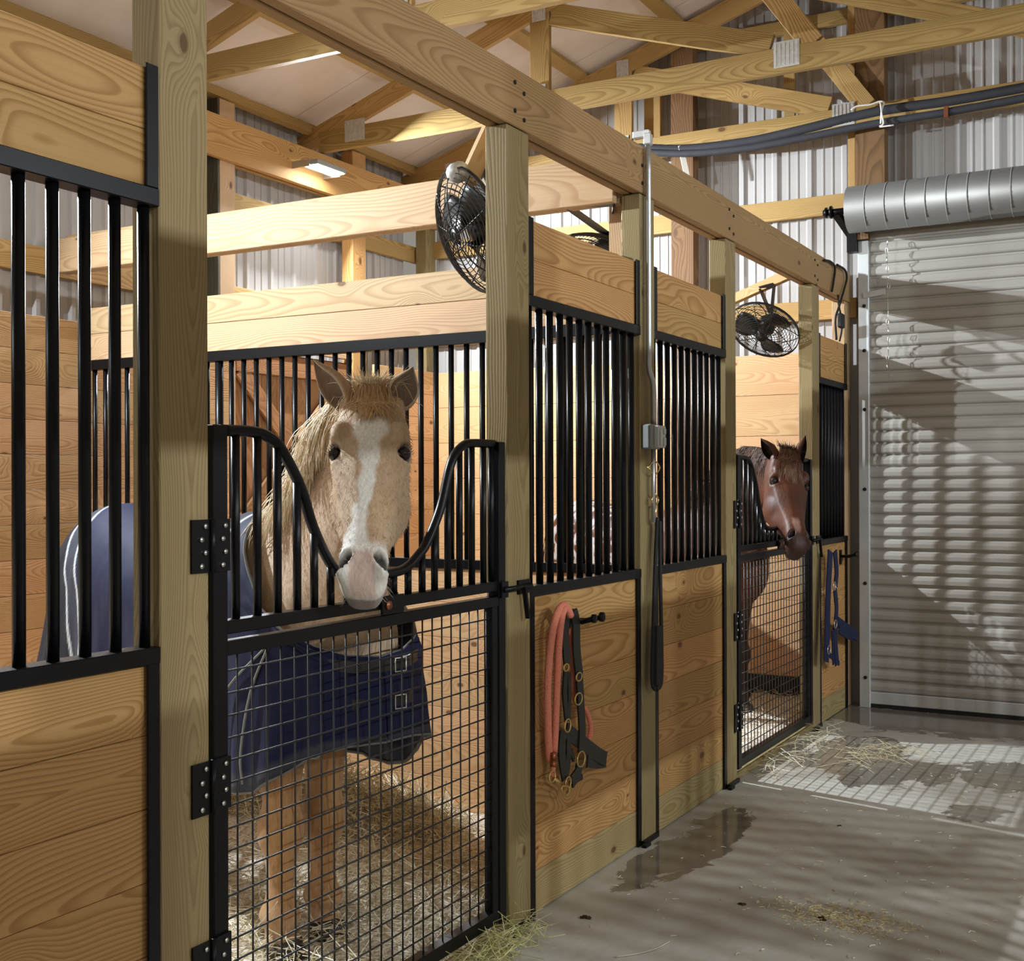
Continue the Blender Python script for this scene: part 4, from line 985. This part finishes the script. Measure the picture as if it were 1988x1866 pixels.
def paint_palomino(p, s, y, z, hd, dark, t, lat):
    g = (.47, .30, .165); white = (.82, .78, .70); pink = (.62, .42, .34)
    n_ = noise.noise(p*9)*.5+.5; n2 = noise.noise(p*38)*.5+.5
    c = lerp3((.40, .245, .125), (.60, .43, .27), n_*.8+n2*.2)
    if not hd or s < .05:
        c = lerp3(c, (.66, .48, .33), .45)
    if p.z < .75: c = lerp3(c, (.42, .215, .075), ss(.78, .62, p.z)*.9)
    if p.z < .62: c = lerp3(c, (.34, .17, .06), ss(.35, .60, noise.noise(p*7)*.5+.5)*.7)
    if p.z < .20: c = lerp3(c, (.55, .36, .2), ss(.2, .12, p.z)*.6)
    if hd:
        c = lerp3(c, (.46, .26, .115), .55*math.exp(-((s-.03)/.05)**2)*ss(.09, .03, abs(y)))
        w = .022+.020*math.exp(-((s-.125)/.045)**2)-.003*ss(.2, .4, s)+.026*ss(.40, .50, s)
        cy = -.006+.010*math.sin(s*9)-.010*ss(.36, .46, s)
        e = noise.noise(V((s*26, y*26, 4)))*.012
        k = ss(w+.014-.008*ss(.15, .25, s), w-.006, abs(y-cy)+e)*ss(.05, .115, s+e)*ss(-.10, -.06, z)
        c = lerp3(c, white, k)
        # white muzzle with pink skin between and below the nostrils
        k = ss(.455, .50, s); c = lerp3(c, lerp3(white, (.60, .52, .46), ss(-.04, -.09, z)), k*.85)
        k = ss(.485, .52, s)*ss(.040, .025, abs(y))*ss(-.075, -.04, z); c = lerp3(c, pink, k*.8)
        # tan islands either side of the blaze above the nostrils
        if z > -.08:
            k = math.exp(-(((s-.405)/.045)**2+((y+.052)/.014)**2)); c = lerp3(c, (.36, .22, .10), min(1, k*1.3))
        if s > .55: c = lerp3(c, (.17, .13, .11), .85*ss(-.060, -.072, z+.004*math.sin(y*60)))
        c = lerp3(c, lerp3((.05, .045, .04), (.03, .02, .015), 0), dark)
    return c
def paint_bay(p, s, y, z, hd, dark, t, lat):
    n_ = noise.noise(p*8)*.5+.5
    c = lerp3((.042, .010, .0035), (.105, .028, .008), n_)
    if p.z < .7: c = lerp3(c, (.03, .012, .008), ss(.7, .5, p.z))
    if hd:
        e = noise.noise(V((s*30, y*30, 2)))*.008
        k = ss(.016, .006, abs(y-.002)+e)*ss(.10, .13, s)*ss(.21, .17, s); c = lerp3(c, (.5, .42, .38), k*.8)
        k = ss(.024, .010, abs(y+.012)+e)*ss(.41, .44, s)*ss(.53, .49, s)*ss(-.05, -.02, z); c = lerp3(c, (.34, .19, .15), k)
        if s > .52: c = lerp3(c, (.030, .013, .009), .6)
        c = lerp3(c, (.004, .003, .003), dark)
    if t > .75 and p.z > .6:
        n3 = noise.noise(p*16+V((3, 1, 7)))+.6*noise.noise(p*34); k = ss(-.05, .10, n3+ss(.8, 1.3, t)*.30-.25); c = lerp3(c, (.34, .30, .28), k*ss(.75, .95, t))
    return c
body1 = dict(poll=at(722, 768, D=3.27), muzzle=at(702, 1110, D=2.93), ey=R_*1.0+F_*.03, chest=(2.93, 2.16), back=(.31, .95),
    crest=[at(672, 800, D=3.37), at(645, 872, D=3.52), at(600, 955, D=3.7)], under=[at(722, 1000, D=3.2), at(718, 1085, D=3.3), at(712, 1170, D=3.42)],
    front=[((2.87, 2.42, .9), (2.735, 2.32, 0)), ((3.03, 2.38, .9), (2.935, 2.32, 0))],
    ears=[(at(802, 712, D=3.28), -F_*.9+R_*.25), (at(608, 698, D=3.28), -F_*.7-R_*.75)],
    paint=paint_palomino, mat='coat', label='palomino horse with a white blaze wearing a navy blanket, looking over the near gate', seed=3,
    earcol=(.46, .29, .16), earedge=(.62, .48, .34), earin=(.42, .31, .24), eartip=0, maneside=-1, nmane=1500, nfore=330, forelen=.075,
    manecol=[(.80, .68, .48), (.70, .55, .34), (.88, .80, .64), (.60, .42, .24)], forecol=[(.50, .30, .13), (.58, .38, .19), (.44, .25, .10), (.68, .50, .30)],
    tailcol=[(.75, .62, .42), (.6, .45, .28)], whisk=(.75, .68, .55), nfur=15000)
h1, B1, H1, K1, U1 = make_horse(body1)
E_ = None
# navy blanket of the palomino
def blanket(parent, B):
    NT, NV_ = 260, 60
    def sec(t):
        """half width, top z, hem z, start height of the neckline (None = closed over the back)"""
        key = [(-.085, .0, .98, .66, .90), (-.06, .11, 1.0, .66, .91), (-.02, .185, 1.10, .645, .94), (.06, .235, 1.20, .57, .985), (.16, .262, 1.26, .51, 1.05), (.30, .275, 1.325, .485, 1.20), (.42, .280, 1.33, .485, 1.33), (.52, .285, 1.33, .49, 1.33),
               (.75, .30, 1.275, .52, 9), (1.0, .305, 1.262, .53, 9), (1.25, .300, 1.30, .54, 9), (1.45, .290, 1.335, .55, 9), (1.6, .275, 1.335, .55, 9), (1.72, .25, 1.30, .55, 9), (1.82, .21, 1.22, .55, 9), (1.88, .15, 1.14, .56, 9), (1.93, .06, 1.06, .58, 9)]
        for a, c in zip(key, key[1:]):
            if t <= c[0]:
                f = (t-a[0])/(c[0]-a[0]); return [a[i]+(c[i]-a[i])*f for i in range(1, 5)]
        return list(key[-1][1:])
    for sg in (1, -1):
        vs = []; cs = []; fs = []
        for i in range(NT+1):
            q = i/NT; t = -.085+2.015*(q**1.25 if q < .5 else q**1.25)
            a, zt, zh, z0 = sec(t); zm = (zt+.62)/2+.05; b_h = zt-zm
            zs = min(z0, zt)
            ph0 = math.acos(max(-1, min(1, (zs-zm)/b_h))) if z0 < zt else 0.
            for j in range(NV_+1):
                v = j/NV_
                if v < .62:
                    ph = ph0+(math.pi/2-ph0)*(v/.62); yy = a*math.sin(ph)**.85 if ph > 0 else 0; zz = zm+b_h*math.cos(ph)
                else:
                    u = (v-.62)/.38; zz = zm+(zh-zm)*u; yy = a*(1+(.06+.25*ss(1.35, 1.8, t))*u)+.012*u*math.sin(t*17+sg)+.010*u*math.sin(t*41+2*sg)
                yy += .004*noise.noise(V((t*7, v*5, sg*3)))+.003*noise.noise(V((t*20, v*9, sg*5)))
                tt = t + .12*ss(1.6, 1.9, t)*max(0, v-.3) - (.03*(v) if t < 0 else 0)
                vs.append(B(tt, sg*max(yy, .0), zz+.006*noise.noise(V((t*5, v*4, 9)))))
                navy = (.0042, .007, .038); dk = (.004, .005, .012); grey = (.03, .034, .05); pipe = (.70, .72, .74)
                c = navy; bl = lambda f, e0: ss(e0-.006, e0+.004, f)
                f1 = t-.50-.26*(v-.2)**2*2; f2 = t-1.62+.35*(v-.1)
                for f, wd in ((f1, .045), (f2, .05)):
                    c = lerp3(c, grey, 1-bl(abs(f), wd)); c = lerp3(c, pipe, bl(abs(f), wd)*(1-bl(abs(f), wd+.014)))
                if v > .965 : c = grey
                if f2 > .06: c = lerp3(c, dk, bl(f2, .066))
                cs.append(c)
        for i in range(NT):
            for j in range(NV_):
                a = i*(NV_+1)+j; f = (a, a+1, a+NV_+2, a+NV_+1); fs.append(f if sg < 0 else f[::-1])
        b = MB(); b.add(vs, fs, col=cs, smooth=True)
        if sg == 1: o = b.build('blanket', 'blanket', parent); main = o
        else: o = b.build('blanket', 'blanket', parent)
        md = o.modifiers.new('s', 'SOLIDIFY'); md.thickness = .006
        # binding along the hem and the neckline
        hem = [vs[i*(NV_+1)+NV_] for i in range(NT+1)]
        MB().tube(hem, .0065, 6, col=(.16, .16, .15)).build('hem_binding', 'straw', o)
        nk = [vs[i*(NV_+1)] for i in range(NT+1) if (-.085+2.015*((i/NT)**1.25)) < .5]
        MB().tube(nk, .006, 6, col=(.14, .14, .13)).build('neck_binding', 'straw', o)
    # chest straps with buckles, gusset piping on the shoulder
    for z, w_ in ((.885, .034), (.775, .034)):
        b = MB(); b.ribbon([B(-.045, -.17, z+.01), B(-.092, -.10, z), B(-.108, 0, z-.005), B(-.095, .10, z), B(-.05, .17, z+.01)], w_, .004, B(-1, 0, 0)-B(0, 0, 0)); so = b.build('chest_strap', 'leather', parent)
        MB().tube([B(-.113, x, z-.005+zz) for x, zz in ((.035, -.02), (.075, -.02), (.075, .02), (.035, .02))], .0028, 6, closed=True).build('buckle', 'steel', so)
    for sg in (1, -1):
        for p_ in ([(.10, .262, .95), (.17, .285, .80), (.20, .30, .62), (.19, .30, .53)], [(.10, .262, .95), (.28, .300, .80), (.36, .305, .66), (.38, .305, .52)]):
            MB().tube(curve([B(a, sg*c, z) for a, c, z in p_], 4), .004, 6, col=(.22, .22, .20)).build('gusset_piping', 'straw', parent)
blanket(h1, B1)
R2 = Matrix.Rotation(-.157, 3, 'Z')
P2 = at(1530, 884, D=6.50); M2 = at(1556, 1050, D=6.12)
ch2 = V((6.72, 2.17, 0)); bk2 = V((.42, .90, 0)).normalized()
def rel(v, z): q = ch2+bk2*v; return (q.x, q.y, z)
body2 = dict(body1, poll=P2, muzzle=M2, ey=R_*.93+F_*.36, chest=(ch2.x, ch2.y), back=(bk2.x, bk2.y),
    crest=[rel(.02, 1.60), rel(.18, 1.53), rel(.36, 1.42)], under=[rel(-.06, 1.26), rel(-.04, 1.12), rel(-.02, 1.0)],
    front=[(rel(.26, .9), rel(.20, 0)), (rel(.28, .9), rel(.24, 0))],
    ears=[(at(1564, 845, D=6.55), -F_*.5+R_*.8), (at(1477, 851, D=6.5), -F_*.4-R_*.9)],
    paint=paint_bay, mat='coat_shiny', label='chestnut brown horse with a small white star leaning over the far gate', seed=5,
    earcol=(.10, .03, .012), earedge=(.035, .012, .008), earin=(.02, .01, .008), eartip=1, maneside=-1, nmane=900, nfore=420, forelen=.17, foresweep=-.02,
    manecol=[(.09, .045, .03), (.05, .025, .018), (.16, .08, .05)], forecol=[(.20, .10, .06), (.10, .04, .02), (.34, .20, .13)],
    tailcol=[(.05, .03, .02), (.08, .04, .03)], whisk=(.1, .08, .07), nfur=0)
lx = V((bk2.y, -bk2.x, 0))*.13
body2['front'] = [((V(rel(.26, .9))-lx), (V(rel(.20, 0))-lx)), ((V(rel(.28, .9))+lx), (V(rel(.24, 0))+lx))]
make_horse(body2)
